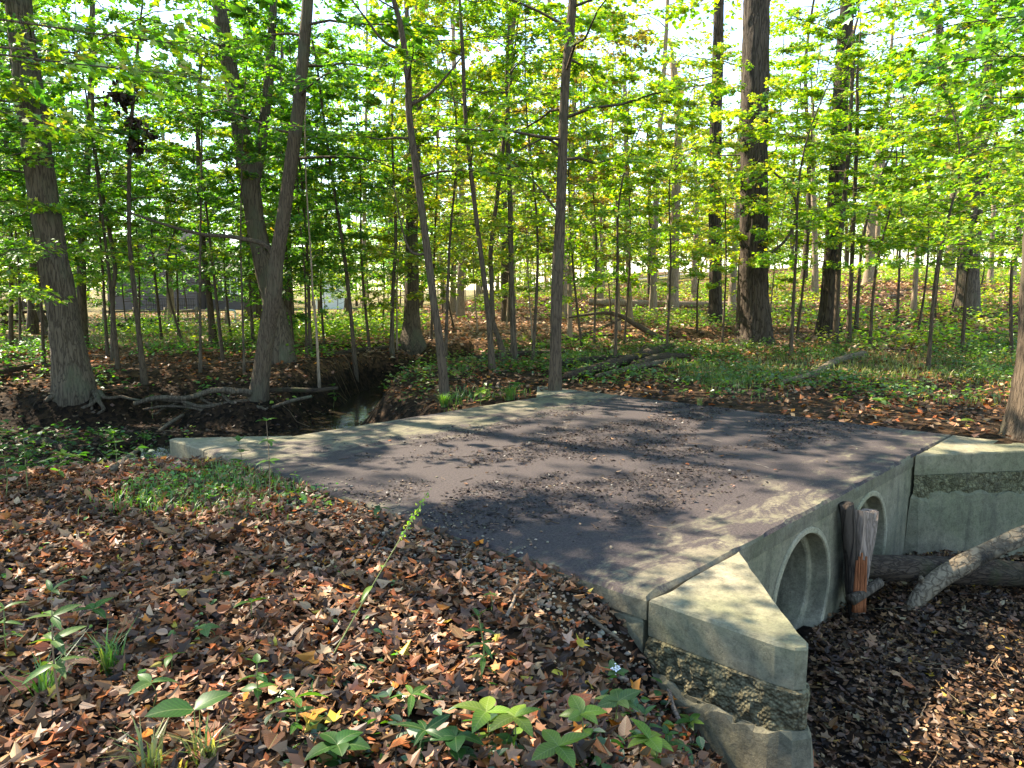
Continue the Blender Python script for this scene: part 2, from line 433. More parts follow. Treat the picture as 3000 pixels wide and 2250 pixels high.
def concrete_mat(name, deck=False, dark=1.0, rough=False):
    m, nt, out = new_mat(name)
    p = nt.nodes.new('ShaderNodeBsdfPrincipled'); p.inputs['Roughness'].default_value = .88
    p.inputs['Specular IOR Level'].default_value = .25
    v = coords(nt)
    big = noise(nt, v, 1.1, 5, .65, .4); mid = noise(nt, v, 5, 6, .7, .2); fine = noise(nt, v, 70, 5, .75)
    c = ramp(nt, mid, [(.25, tuple(q * dark for q in (.145, .128, .086))), (.75, tuple(q * dark for q in (.30, .268, .185)))])
    c = mixc(nt, ramp(nt, big, [(.42, (0, 0, 0)), (.66, (.8, .8, .8))]), c, (.135 * dark, .14 * dark, .078 * dark))
    st = noise(nt, coords(nt, (3.5, 3.5, .45)), 1.6, 5, .7)
    c = mixc(nt, ramp(nt, st, [(.52, (0, 0, 0)), (.74, (.75, .75, .75))]), c, (.055, .05, .038))
    pit = noise(nt, v, 17, 7, .8, .3)
    c = mixc(nt, 1.0, c, ramp(nt, pit, [(.28, (.55, .53, .5)), (.5, (1, 1, 1)), (.72, (1.3, 1.27, 1.2))]), 'MULTIPLY')
    c = mixc(nt, 1.0, c, ramp(nt, fine, [(.3, (.75, .75, .75)), (.7, (1.2, 1.2, 1.2))]), 'MULTIPLY')
    sp = nt.nodes.new('ShaderNodeTexVoronoi'); sp.inputs['Scale'].default_value = 26; nt.links.new(v, sp.inputs['Vector'])
    c = mixc(nt, ramp(nt, sp.outputs['Distance'], [(.10, (.35, .35, .35)), (.2, (0, 0, 0))]), c, (.06, .055, .04))
    hgt = mixc(nt, .5, pit, fine)
    if rough:
        ag = nt.nodes.new('ShaderNodeTexVoronoi'); ag.inputs['Scale'].default_value = 55; nt.links.new(v, ag.inputs['Vector'])
        ag2 = nt.nodes.new('ShaderNodeTexVoronoi'); ag2.inputs['Scale'].default_value = 22; nt.links.new(v, ag2.inputs['Vector'])
        hgt = mixc(nt, .5, ag.outputs['Distance'], ag2.outputs['Distance'])
        c = mixc(nt, 1.0, c, ramp(nt, hgt, [(.1, (1.45, 1.4, 1.25)), (.6, (.45, .43, .36))]), 'MULTIPLY')
    if deck:
        tc = nt.nodes.new('ShaderNodeTexCoord'); sx = nt.nodes.new('ShaderNodeSeparateXYZ')
        nt.links.new(tc.outputs['Object'], sx.inputs[0])
        a_, b_ = sx.outputs[0], sx.outputs[1]
        def band(val, lo, hi, lo2, hi2):
            mr = nd(nt, 'ShaderNodeMapRange', interpolation_type='SMOOTHSTEP'); nt.links.new(val, mr.inputs[0])
            mr.inputs[1].default_value = lo; mr.inputs[2].default_value = hi
            m2 = nd(nt, 'ShaderNodeMapRange', interpolation_type='SMOOTHSTEP'); nt.links.new(val, m2.inputs[0])
            m2.inputs[1].default_value = lo2; m2.inputs[2].default_value = hi2
            return math_(nt, 'SUBTRACT', mr.outputs[0], m2.outputs[0])
        mask = math_(nt, 'MULTIPLY', band(b_, -.5, 1.3, 3.3, 4.8), band(a_, -.9, .8, 6.2, 6.8))
        vv = coords(nt, (1.0, 2.1, 1))
        d1 = noise(nt, vv, 1.15, 7, .72, .9); d2 = noise(nt, vv, 4.2, 6, .75, .6); d3 = noise(nt, v, 24, 5, .8)
        e = math_(nt, 'ADD', math_(nt, 'MULTIPLY', d1, 1.7), math_(nt, 'MULTIPLY', d2, .8))
        e = math_(nt, 'ADD', e, math_(nt, 'MULTIPLY', d3, .45))
        e = math_(nt, 'ADD', e, math_(nt, 'MULTIPLY', mask, .46))
        e = math_(nt, 'SUBTRACT', e, .85)
        gn = nt.nodes.new('ShaderNodeNewGeometry'); gs = nt.nodes.new('ShaderNodeSeparateXYZ'); nt.links.new(gn.outputs['True Normal'], gs.inputs[0])
        topm = math_(nt, 'GREATER_THAN', gs.outputs[2], .6)
        mask = math_(nt, 'MULTIPLY', mask, topm)
        grit = noise(nt, v, 55, 6, .85)
        e = math_(nt, 'ADD', e, math_(nt, 'MULTIPLY', math_(nt, 'SUBTRACT', grit, .5), .55))
        dirt = math_(nt, 'MULTIPLY', ramp(nt, e, [(.62, (0, 0, 0)), (.80, (1, 1, 1))]), topm)
        c = mixc(nt, ramp(nt, math_(nt, 'ADD', math_(nt, 'MULTIPLY', mask, .45), math_(nt, 'MULTIPLY', d2, .5)), [(.3, (0, 0, 0)), (.8, (.85, .85, .85))]), c, (.080, .060, .054))
        c = mixc(nt, dirt, c, mixc(nt, ramp(nt, grit, [(.35, (0, 0, 0)), (.65, (1, 1, 1))]), (.010, .008, .0085), (.066, .052, .051)))
        hgt = mixc(nt, .6, hgt, mixc(nt, dirt, fine, grit))
    nt.links.new(c, p.inputs['Base Color'])
    b = nt.nodes.new('ShaderNodeBump'); b.inputs['Strength'].default_value = .9 if rough else .55; b.inputs['Distance'].default_value = .03 if rough else .015
    nt.links.new(hgt, b.inputs['Height']); nt.links.new(b.outputs[0], p.inputs['Normal'])
    nt.links.new(p.outputs[0], out.inputs[0])
    return m

# ------------------------------------------------------------------ the ground
def axis(lo, hi, f0, f1, step, grow=1.09):
    c = list(np.arange(f0, f1 + 1e-6, step))
    s = step
    while c[-1] < hi: s *= grow; c.append(c[-1] + s)
    s = step
    while c[0] > lo: s *= grow; c.insert(0, c[0] - s)
    return np.array(c)
gx = axis(-420, 420, -8.5, 7.5, .075); gy = axis(-60, 620, .6, 15.5, .075, 1.06)
GX, GY = np.meshgrid(gx, gy)
GZ = gz(GX, GY)
A_, B_ = ab(GX, GY)
soil = np.array((.036, .024, .015)); litter = np.array((.20, .125, .075)); mud = np.array((.020, .014, .010)); lawn = np.array((.13, .15, .05)); pavec = np.array((.24, .235, .23))
wl = (S(12, 20, GY) * (.55 + .45 * vn(GX * .3, GY * .3, 2)))[..., None]
gc = soil * (1 - wl) + litter * wl
low = S(-.12, -.4, GZ)[..., None] * (1 - S(30, 40, GY))[..., None]
gc = gc * (1 - low) + mud * low
lw = (S(50, 56, GY) * S(.1, .45, vn(GX * .05, GY * .05, 7) + .5))[..., None]
gc = gc * (1 - lw) + lawn * lw
lw2 = (S(22.5, 25, GY) * (1 - S(-7, -4.5, GX)) * .8)[..., None]
gc = gc * (1 - lw2) + np.array((.16, .15, .075)) * lw2
mb = MB(); ny, nx = GX.shape
i, j = np.meshgrid(np.arange(ny - 1), np.arange(nx - 1), indexing='ij'); q = (i * nx + j).ravel()
mb.add(np.stack([GX, GY, GZ], -1).reshape(-1, 3), np.stack([q, q + 1, q + nx + 1, q + nx], 1), gc.reshape(-1, 3))
ground = mb.obj('ground', ground_mat(), smooth=True)
tag(ground, 'brown woodland floor cut by a shallow creek', kind='structure')

# the road far behind the trees
mb = MB(); xs = np.linspace(2, 260, 120); ys0 = 72 + .04 * xs
for dy0, dy1, up in ((0, 5.5, .03),):
    zz = gz(xs, ys0 + dy0) + up; z2 = gz(xs, ys0 + dy1) + up
    v = np.concatenate([np.stack([xs, ys0 + dy0, zz], 1), np.stack([xs, ys0 + dy1, z2], 1)])
    n = len(xs); i = np.arange(n - 1)
    mb.add(v, np.stack([i, i + 1, i + 1 + n, i + n], 1))
tag(mb.obj('road', plain_mat('road_surface', (.26, .25, .24), .9, .15, 3)), 'pale road crossing behind the far trees', kind='structure')

# water in the creek
def water_mat():
    m, nt, out = new_mat('creek_water')
    p = nt.nodes.new('ShaderNodeBsdfPrincipled'); p.inputs['Roughness'].default_value = .04
    p.inputs['Base Color'].default_value = (.022, .018, .012, 1); p.inputs['Specular IOR Level'].default_value = .8
    b = nt.nodes.new('ShaderNodeBump'); b.inputs['Strength'].default_value = .25; b.inputs['Distance'].default_value = .02
    nt.links.new(noise(nt, coords(nt, (1, 2, 1)), 7, 3), b.inputs['Height']); nt.links.new(b.outputs[0], p.inputs['Normal'])
    nt.links.new(p.outputs[0], out.inputs[0]); return m
mb = MB()
wp = smooth_path([(-.2, 8.4, 0), (-1.6, 9.8, 0), (-4.2, 11.0, 0), (-3.5, 12.6, 0), (-3.3, 14.4, 0), (-2.6, 17.2, 0), (-.6, 20.6, 0)], 60)
tw = unit(np.gradient(wp, axis=0)); sd_ = np.stack([-tw[:, 1], tw[:, 0], 0 * tw[:, 0]], 1)
hw = np.interp(np.linspace(0, 1, 60), [0, .3, .5, 1], [1.0, 1.9, 1.0, 1.0])[:, None]
zz = np.interp(np.linspace(0, 1, 60), [0, .62, 1], [-.915, -.90, -.72])
L_, R_ = wp - sd_ * hw, wp + sd_ * hw
L_[:, 2] = zz; R_[:, 2] = zz
i = np.arange(59)
mb.add(np.concatenate([L_, R_]), np.stack([i, i + 1, i + 61, i + 60], 1))
tag(mb.obj('water', water_mat(), smooth=True), 'shallow dark creek water pooling above the culvert', kind='structure')

# ------------------------------------------------------------------ the culvert
M_DECK = concrete_mat('deck_concrete', True, dark=.60)
M_CONC = concrete_mat('wall_concrete', dark=.85)
M_ROUGH = concrete_mat('rough_aggregate', rough=True, dark=.9)
M_PIPE = concrete_mat('pipe_concrete', dark=1.25)
culvert = thing('culvert', 'mossy concrete culvert slab with flared wing walls over two pipes', 'culvert', (P1[0], P1[1], 0), TH)

def prism(name, poly, z0, z1, mat, parent, seg=.07, jit=.004, bev=.018, chip=.022, bulge=0.0, batter=0.0, rag=0.0, out=0.0):
    pts = []
    n = len(poly)
    for (x0, y0), (x1, y1) in zip(poly, poly[1:] + poly[:1]):
        m = max(1, int(math.hypot(x1 - x0, y1 - y0) / seg))
        for k_ in range(m): pts.append((x0 + (x1 - x0) * k_ / m, y0 + (y1 - y0) * k_ / m))
    p = np.array(pts); N = len(p)
    tg_ = unit(np.roll(p, -1, 0) - np.roll(p, 1, 0)); nrm = np.stack([tg_[:, 1], -tg_[:, 0]], 1)
    nv = max(2, int((z1 - z0) / seg))
    rings = []
    for k_ in range(nv + 1):
        z = z0 + (z1 - bev - z0) * k_ / nv
        off = jit * vn(p[:, 0] * 14, p[:, 1] * 14, z * 14) + bulge * (.45 + .8 * np.abs(vn(p[:, 0] * 9, p[:, 1] * 9, z * 11))) + .5 * bulge * vn(p[:, 0] * 30, p[:, 1] * 30, z * 30)
        off = off + batter * (z1 - z) + out
        q = p + nrm * off[:, None]
        rings.append(np.concatenate([q, np.full((N, 1), z)], 1))
    if rag:
        for k_ in range(max(0, nv - 2), nv + 1):
            rings[k_][:, 2] += rag * (vn(p[:, 0] * 7, p[:, 1] * 7, 8) + .6 * vn(p[:, 0] * 19, p[:, 1] * 19, 8)) * (k_ - nv + 3) / 3
    ch = np.maximum(0, vn(p[:, 0] * 5, p[:, 1] * 5, 4) + .4 * vn(p[:, 0] * 16, p[:, 1] * 16, 4) - .45) * chip
    rings[-1][:, :2] -= nrm * (ch * .8)[:, None]; rings[-1][:, 2] -= ch * .8
    bv = bev * (1 + .6 * vn(p[:, 0] * 6, p[:, 1] * 6, 4)) + ch * 1.6
    rings.append(np.concatenate([p + nrm * (out - bv)[:, None], np.full((N, 1), z1) + (rag * (vn(p[:, 0] * 7, p[:, 1] * 7, 8)))[:, None]], 1))
    v = np.concatenate(rings); R = len(rings)
    i = np.arange(R - 1)[:, None] * N; j = np.arange(N)[None]; j2 = (j + 1) % N
    f = np.stack([i + j, i + j2, i + N + j2, i + N + j], -1).reshape(-1, 4)
    mb_ = MB(); mb_.add(v, [f, (np.arange(N) + (R - 1) * N)[None], np.arange(N)[None, ::-1]])
    return mb_.obj(name, mat, parent)

SLAB_A, SLAB_B = 6.0, 5.2
prism('deck', [(0, 0), (SLAB_A, 0), (SLAB_A, SLAB_B), (0, SLAB_B)], -.12, 0, M_DECK, culvert, seg=.035)
prism('abutment', [(.006, .02), (.40, .02), (.40, 5.18), (.006, 5.18)], -1.45, -.123, M_CONC, culvert)
prism('abutment', [(5.6, .02), (5.994, .02), (5.994, 5.18), (5.6, 5.18)], -1.45, -.123, M_CONC, culvert)
G = .014
wings = {'near_down': [(0.0, -G), (-.015, -.70), (.0, -.785), (.045, -.825), (.105, -.80), (.16, -.735), (1.0, -G)],
         'far_down': [(4.63, -G), (5.95, -1.02), (6.04, -.98), (6.0, -G)],
         'near_up': [(1.0, SLAB_B + G), (.06, 6.03), (-.02, 5.98), (0, SLAB_B + G)],
         'far_up': [(6.0, SLAB_B + G), (6.02, 6.0), (5.94, 6.03), (5.0, SLAB_B + G)]}
for kname, poly in wings.items():
    wg = bpy.data.objects.new('wing_wall', None); COL.objects.link(wg); wg.parent = culvert
    cen = np.mean(poly, 0)
    prism('wall_cap', poly, -.20, -.002, M_CONC, wg, jit=.003, bev=.012)
    pin = [tuple(np.array(q) + (cen - np.array(q)) * .012) for q in poly]
    prism('rough_course', pin, -.56, -.203, M_ROUGH, wg, seg=.016, jit=.006, bev=.004, chip=0, bulge=.024)
    prism('wall_base', poly, -1.5, -.40, M_CONC, wg, seg=.035, jit=.004, batter=.085, bev=.02, rag=.05, out=.034)

def headwall(b0, b1):
    bm = bmesh.new()
    def loop(pts):
        vs = [bm.verts.new((p_[0], b0, p_[1])) for p_ in pts]
        return [bm.edges.new((vs[k_], vs[(k_ + 1) % len(vs)])) for k_ in range(len(vs))]
    e = loop([(.42, -1.5), (5.58, -1.5), (5.58, -.123), (.42, -.123)])
    for ca_ in PIPES:
        e += loop([(ca_ + .515 * math.cos(t_), PZ + .515 * math.sin(t_)) for t_ in np.linspace(0, 2 * np.pi, 48, endpoint=False)] )
    bmesh.ops.triangle_fill(bm, use_beauty=True, use_dissolve=False, edges=e)
    r_ = bmesh.ops.extrude_face_region(bm, geom=bm.faces[:])
    bmesh.ops.translate(bm, verts=[g for g in r_['geom'] if isinstance(g, bmesh.types.BMVert)], vec=(0, b1 - b0, 0))
    bmesh.ops.recalc_face_normals(bm, faces=bm.faces[:])
    me = bpy.data.meshes.new('headwall'); bm.to_mesh(me); bm.free()
    me.color_attributes.new('Col', 'FLOAT_COLOR', 'POINT')
    me.materials.append(M_CONC)
    o = bpy.data.objects.new('headwall', me); COL.objects.link(o); o.parent = culvert
    return o
PIPES, PZ = (2.08, 3.43), -.655
headwall(.012, .30)
headwall(SLAB_B - .30, SLAB_B - .012)

def pipe(ca_):
    prof = [(.53, .45), (.53, .006), (.522, -.002), (.488, -.002), (.480, .008), (.480, .13), (.472, .135), (.438, .135), (.43, .15), (.43, 5.3), (.48, 5.3)]
    n = 56; th = np.linspace(0, 2 * np.pi, n, endpoint=False)
    v = []
    for r_, b_ in prof:
        rr = r_ * (1 + .006 * vn(np.cos(th) * 3, np.sin(th) * 3, b_ * 3 + ca_))
        v.append(np.stack([ca_ + rr * np.cos(th), np.full(n, b_), PZ + rr * np.sin(th)], 1))
    v = np.concatenate(v)
    i = np.arange(len(prof) - 1)[:, None] * n; j = np.arange(n)[None]; j2 = (j + 1) % n
    f = np.stack([i + j, i + j2, i + n + j2, i + n + j], -1).reshape(-1, 4)
    m_ = MB(); m_.add(v, f)
    o = m_.obj('pipe', M_PIPE, culvert)
    return o
for ca_ in PIPES: pipe(ca_)

# ------------------------------------------------------------------ foliage palettes (leaf reflectance)
GREEN = [((.070, .195, .034), 4), ((.12, .28, .038), 4), ((.21, .36, .04), 2.2), ((.38, .36, .045), .25)]
BLUEG = [((.035, .105, .026), 5), ((.055, .14, .03), 3), ((.10, .19, .03), 1)]
YGRN = [((.13, .27, .032), 3.5), ((.23, .37, .035), 5), ((.38, .42, .045), 2.6), ((.45, .30, .07), .3)]
YELL = [((.32, .41, .04), 4), ((.46, .44, .05), 3.5), ((.19, .34, .035), 3.5), ((.48, .33, .11), .9)]
RUST = [((.40, .26, .07), 3), ((.44, .32, .08), 3), ((.28, .30, .04), 3), ((.36, .16, .06), 1.2)]

def spray(mt, mc, start, az, length, rise, nleaf, lsize, pal, shape='maple', twigs=True, r0=.010, tilt=.38, bark=(1, 1, 1), droop=.10):
    start = np.asarray(start, float)
    d = np.array([math.cos(az), math.sin(az), 0]); sx = np.array([-d[1], d[0], 0])
    t = np.linspace(0, 1, 6)
    bend = rng.normal(0, .10)
    ax = start + d * (length * t)[:, None] + sx * (bend * length * t ** 2)[:, None]
    ax[:, 2] += rise * t * length - droop * length * t ** 2 + np.concatenate([[0], rng.normal(0, .02 * length, 5)])
    tube(mt, ax, np.linspace(r0, .0035, 6), 4 if r0 > .02 else 3, bark, cap=False)
    m = max(3, int(length * 4.5))
    ts = np.sort(rng.uniform(.18, .98, m)); side = np.where(np.arange(m) % 2, 1, -1)
    o = np.stack([np.interp(ts, t, ax[:, k_]) for k_ in range(3)], 1)
    ang = np.radians(rng.uniform(35, 62, m)) * side
    dd = d * np.cos(ang)[:, None] + sx * np.sin(ang)[:, None]
    dd[:, 2] = rng.normal(-.04, .12, m)
    ln = length * rng.uniform(.25, .5, m) * (1 - .55 * ts)
    e = o + dd * ln[:, None]
    if twigs:
        for k_ in range(m):
            tube(mt, [o[k_], (o[k_] + e[k_]) / 2 + [0, 0, .01], e[k_]], [.0045, .0035, .002], 3, bark, cap=False)
    k_ = rng.choice(m, nleaf, p=ln / ln.sum()); u = rng.uniform(.12, 1.05, nleaf)
    P = o[k_] + dd[k_] * (ln[k_] * u)[:, None] + rng.normal(0, .035, (nleaf, 3))
    la = rng.uniform(-1.3, 1.3, nleaf)
    D = dd[k_] * np.cos(la)[:, None] + np.cross(dd[k_], [0, 0, 1]) * np.sin(la)[:, None]
    D[:, 2] += rng.normal(-.28, .25, nleaf)
    Nn = np.array([0, 0, 1.0]) + rng.normal(0, tilt, (nleaf, 3))
    cols = pick(pal, nleaf) * rng.uniform(.85, 1.15)
    add_leaves(mc, P, D, Nn, lsize * rng.uniform(.65, 1.25, nleaf), cols, shape, rng.uniform(.0, .3, nleaf), rng.uniform(-.3, .1, nleaf))

def path_at(path, frac):
    L = np.concatenate([[0], np.cumsum(np.linalg.norm(np.diff(path, axis=0), axis=1))])
    return np.array([np.interp(frac * L[-1], L, path[:, k_]) for k_ in range(3)])

def make_tree(name, label, cat, pix, wpx, mat, top_h, crown, pal, flare=1.35, depth=None, ridge=0.0, sides=10, limbs=(), group=None, high=None, rings=None, skew=0.0, sink=.45):
    """pix: photo points from base to the top of the picture; wpx: widths there; crown: (n, zlo, zhi, len0, len1, leaves, size, shape)"""
    base = hit(*pix[0]) if depth is None else at(pix[0][0], pix[0][1], depth)
    Y = base[1]
    pts = [base] + [at(px, py, Y + skew * k_) for k_, (px, py) in enumerate(pix[1:], 1)]
    rad = [w_ * K / FPX * Y / 2 for w_ in wpx]
    base = np.array([base[0], base[1], float(gz(base[0], base[1]))]); pts[0] = base
    tip = pts[-1]
    if tip[2] < top_h:
        dirn = unit(pts[-1] - pts[-2]); need = (top_h - tip[2]) / max(dirn[2], .3)
        for q in (.35, .7, 1.0):
            pts.append(tip + dirn * need * q + np.array([*(rng.normal(0, .10, 2) * q * min(need, 4) * .3), 0]))
            rad.append(rad[len(wpx) - 1] * (1 - .82 * q))
    pts = np.array(pts); pts[0][2] -= sink
    nr = rings or max(12, int((pts[-1][2] - base[2]) * (5 if sides > 12 else 3)))
    path = smooth_path(pts, nr)
    u = np.linspace(0, len(pts) - 1, nr)
    r = np.interp(u, np.arange(len(pts)), rad)
    hgt = path[:, 2] - base[2]
    r = r * (1 + (flare - 1) * np.exp(-np.maximum(hgt, 0) / (.28 + rad[0] * .6)))
    root = thing(name, label, cat, base, 0, group)
    mt, mc = MB(), MB()
    tube(mt, path, r, sides, None, True, ridge, 9, .10, rng.uniform(0, 50))
    for (lpix, lw) in limbs:
        lp = [at(px, py, Y) for px, py in lpix]
        j0 = int(np.argmin(np.linalg.norm(path - lp[0], axis=1))); lp[0] = path[j0]
        lp = smooth_path(lp, max(8, len(lp) * 4)); tube(mt, lp, np.linspace(lw[0], lw[-1], len(lp)) * K / FPX * Y / 2, max(6, sides // 2), None, True, ridge * .7, 9, .1, 3.3)
    zs = path[:, 2]
    az = rng.uniform(0, 6.28)
    for (n, zlo, zhi, l0, l1, nl, ls, shp) in ([crown] if crown and not isinstance(crown, list) else (crown or [])):
        for k_ in range(n):
            z = zlo + (zhi - zlo) * (k_ + rng.uniform(.1, .9)) / n
            st = np.array([np.interp(z, zs, path[:, q]) for q in range(3)])
            az += 2.4 + rng.normal(0, .3)
            rise = rng.uniform(.0, .35)
            spray(mt, mc, st, az, rng.uniform(l0, l1), rise, int(nl * rng.uniform(.7, 1.3)), ls, pal, shp, twigs=(shp == 'maple' and Y < 24), r0=min(.028, .35 * float(np.interp(z, zs, r)) + .003))
    mt.obj('trunk', mat, root, True, base)
    if mc.n: mc.obj('crown', M_LEAF, root, False, base)
    return root, path, base

# ------------------------------------------------------------------ named trees
make_tree('broad_tree', 'thick furrowed grey trunk leaning left beside the exposed roots', 'tree',
          [(163, 848), (150, 770), (133, 660), (110, 520), (80, 330), (55, 130), (40, 0)], [74, 66, 60, 56, 53, 49, 45], M_BARK, 15,
          [(7, 3.2, 6.5, 1.6, 3.0, 230, .10, 'maple'), (10, 6.5, 15, 2.5, 4.5, 95, .22, 'simple')], GREEN, 1.28, ridge=.07, sides=36, rings=110)
T1b = make_tree('slim_tree', 'slim dark trunk tucked right behind the thick leaning tree', 'tree',
          [(178, 748), (176, 600), (182, 450), (195, 250), (200, 0)], [20, 18, 16, 13, 10], M_BARK, 11,
          (8, 2.5, 9.5, 1.5, 2.8, 170, .11, 'maple'), GREEN, sides=10)
make_tree('forked_tree', 'tall grey tree splitting into two stems behind the leaning one', 'tree',
          [(612, 782), (598, 700), (578, 600), (556, 500), (535, 360), (510, 220), (485, 80), (472, 0)], [52, 46, 42, 40, 36, 32, 28, 26], M_BARK, 15,
          [(6, 4.5, 9, 1.8, 3.2, 240, .10, 'maple'), (9, 8, 15, 2.5, 4.2, 95, .22, 'simple')], GREEN, 1.35, ridge=.07, sides=30, rings=110,
          limbs=[([(545, 420), (562, 330), (578, 200), (588, 60), (590, -80)], (24, 16))])
T3 = make_tree('leaning_tree', 'smooth brown trunk leaning right from the creek bank roots', 'tree',
          [(552, 868), (570, 760), (590, 640), (598, 560), (618, 430), (640, 270), (656, 120), (665, 0)], [38, 34, 33, 29, 28, 26, 24, 22], M_SAP, 12,
          [(5, 3.4, 6.0, 1.4, 2.6, 200, .095, 'maple'), (8, 5.8, 11.5, 2.0, 3.4, 150, .2, 'simple')], GREEN, 1.3, ridge=.03, sides=18, rings=70, depth=13.4,
          limbs=[([(590, 575), (575, 530), (500, 512), (430, 505), (340, 480), (270, 455)], (13, 4))])
make_tree('crooked_tree', 'thin crooked trunk with flaking bark left of the slab end', 'tree',
          [(966, 856), (950, 740), (938, 660), (920, 520), (903, 390), (884, 250), (882, 170), (866, 60), (850, 0)], [20, 18, 17, 16, 16, 14, 14, 11, 10], M_SAP, 8.5,
          (8, 3.2, 7.6, 1.2, 2.4, 180, .09, 'maple'), YGRN, 1.25, ridge=.04, sides=14, rings=60,
          limbs=[([(890, 235), (925, 205), (960, 170), (1000, 120)], (9, 3)), ([(884, 120), (830, 90), (790, 40), (760, 0)], (7, 3)), ([(925, 560), (890, 545), (870, 500), (850, 400)], (7, 2))])
make_tree('shaggy_tree', 'grey trunk with spreading base behind the crooked thin one', 'tree',
          [(892, 748), (890, 640), (890, 500), (896, 300), (905, 80), (908, 0)], [34, 28, 26, 25, 24, 22], M_BARK, 16,
          [(6, 4, 9, 1.8, 3.2, 200, .11, 'maple'), (8, 8, 16, 2.4, 4, 80, .2, 'simple')], GREEN, 2.1, ridge=.06, sides=22, rings=80,
          limbs=[([(893, 330), (885, 200), (880, 60), (875, -40)], (12, 9))])
make_tree('slab_corner_tree', 'straight narrow trunk rising right at the far slab corner', 'tree',
          [(1199, 850), (1201, 720), (1206, 560), (1213, 400), (1220, 200), (1228, 100), (1237, 0)], [27, 25, 23, 21, 19, 18, 17], M_SAP, 9.5,
          [(8, 3.3, 5.8, 1.5, 3.0, 210, .09, 'maple'), (6, 5.6, 9, 1.4, 2.6, 180, .12, 'maple')], YGRN, 1.18, ridge=.03, sides=18, rings=70,
          limbs=[([(1216, 330), (1180, 300), (1150, 310), (1110, 330)], (6, 2)), ([(1212, 460), (1160, 400), (1110, 350)], (5, 2))])
make_tree('oak_tree', 'massive straight dark oak trunk with deeply furrowed bark', 'tree',
          [(1632, 748), (1630, 660), (1629, 500), (1630, 300), (1632, 120), (1634, 0)], [64, 56, 54, 52, 51, 50], M_OAK, 20,
          [(9, 9, 19, 2.5, 5.0, 80, .22, 'simple')], YGRN, 1.35, ridge=.085, sides=48, rings=150)
make_tree('reddish_tree', 'reddish brown furrowed trunk just left of the massive oak', 'tree',
          [(1546, 696), (1545, 560), (1545, 400), (1547, 250), (1551, 120), (1553, 0)], [28, 26, 25, 24, 22, 20], M_OAK, 17,
          [(5, 5, 10, 2, 3.2, 190, .12, 'simple'), (7, 9, 17, 2.4, 4, 60, .22, 'simple')], YELL, 1.35, ridge=.06, sides=20, rings=70)
make_tree('dark_tree', 'dark furrowed trunk tilting right, next right of the oak', 'tree',
          [(1788, 722), (1794, 620), (1803, 480), (1812, 300), (1820, 150), (1830, 0)], [42, 36, 33, 30, 28, 26], M_OAK, 17,
          [(5, 6, 10, 1.8, 3.0, 170, .11, 'maple'), (7, 9, 17, 2.4, 4, 60, .22, 'simple')], YGRN, 1.4, ridge=.07, sides=28, rings=90)
make_tree('knotted_tree', 'knotted grey tree that forks low on the right slope', 'tree',
          [(2084, 684), (2090, 600), (2096, 480), (2106, 380), (2108, 320), (2128, 260), (2136, 120), (2142, 0)], [46, 42, 40, 42, 40, 26, 22, 20], M_BARK, 15,
          [(8, 4, 9, 1.8, 3.4, 230, .11, 'maple'), (6, 8, 15, 2.2, 3.6, 70, .2, 'simple')], YGRN, 1.35, ridge=.06, sides=24, rings=80,
          limbs=[([(2106, 335), (2072, 300), (2052, 240), (2038, 150), (2030, 60), (2020, -40)], (24, 12))])
make_tree('edge_tree', 'pale barked trunk cut off by the right picture edge', 'tree',
          [(2252, 946), (2256, 850), (2262, 700), (2275, 400), (2290, 0)], [128, 112, 102, 96, 90], M_SAP, 13,
          [(6, 5.2, 8, 1.6, 2.6, 150, .10, 'maple'), (7, 7, 13, 2.2, 3.6, 150, .22, 'simple')], YGRN, 1.35, ridge=.05, sides=34, rings=80)

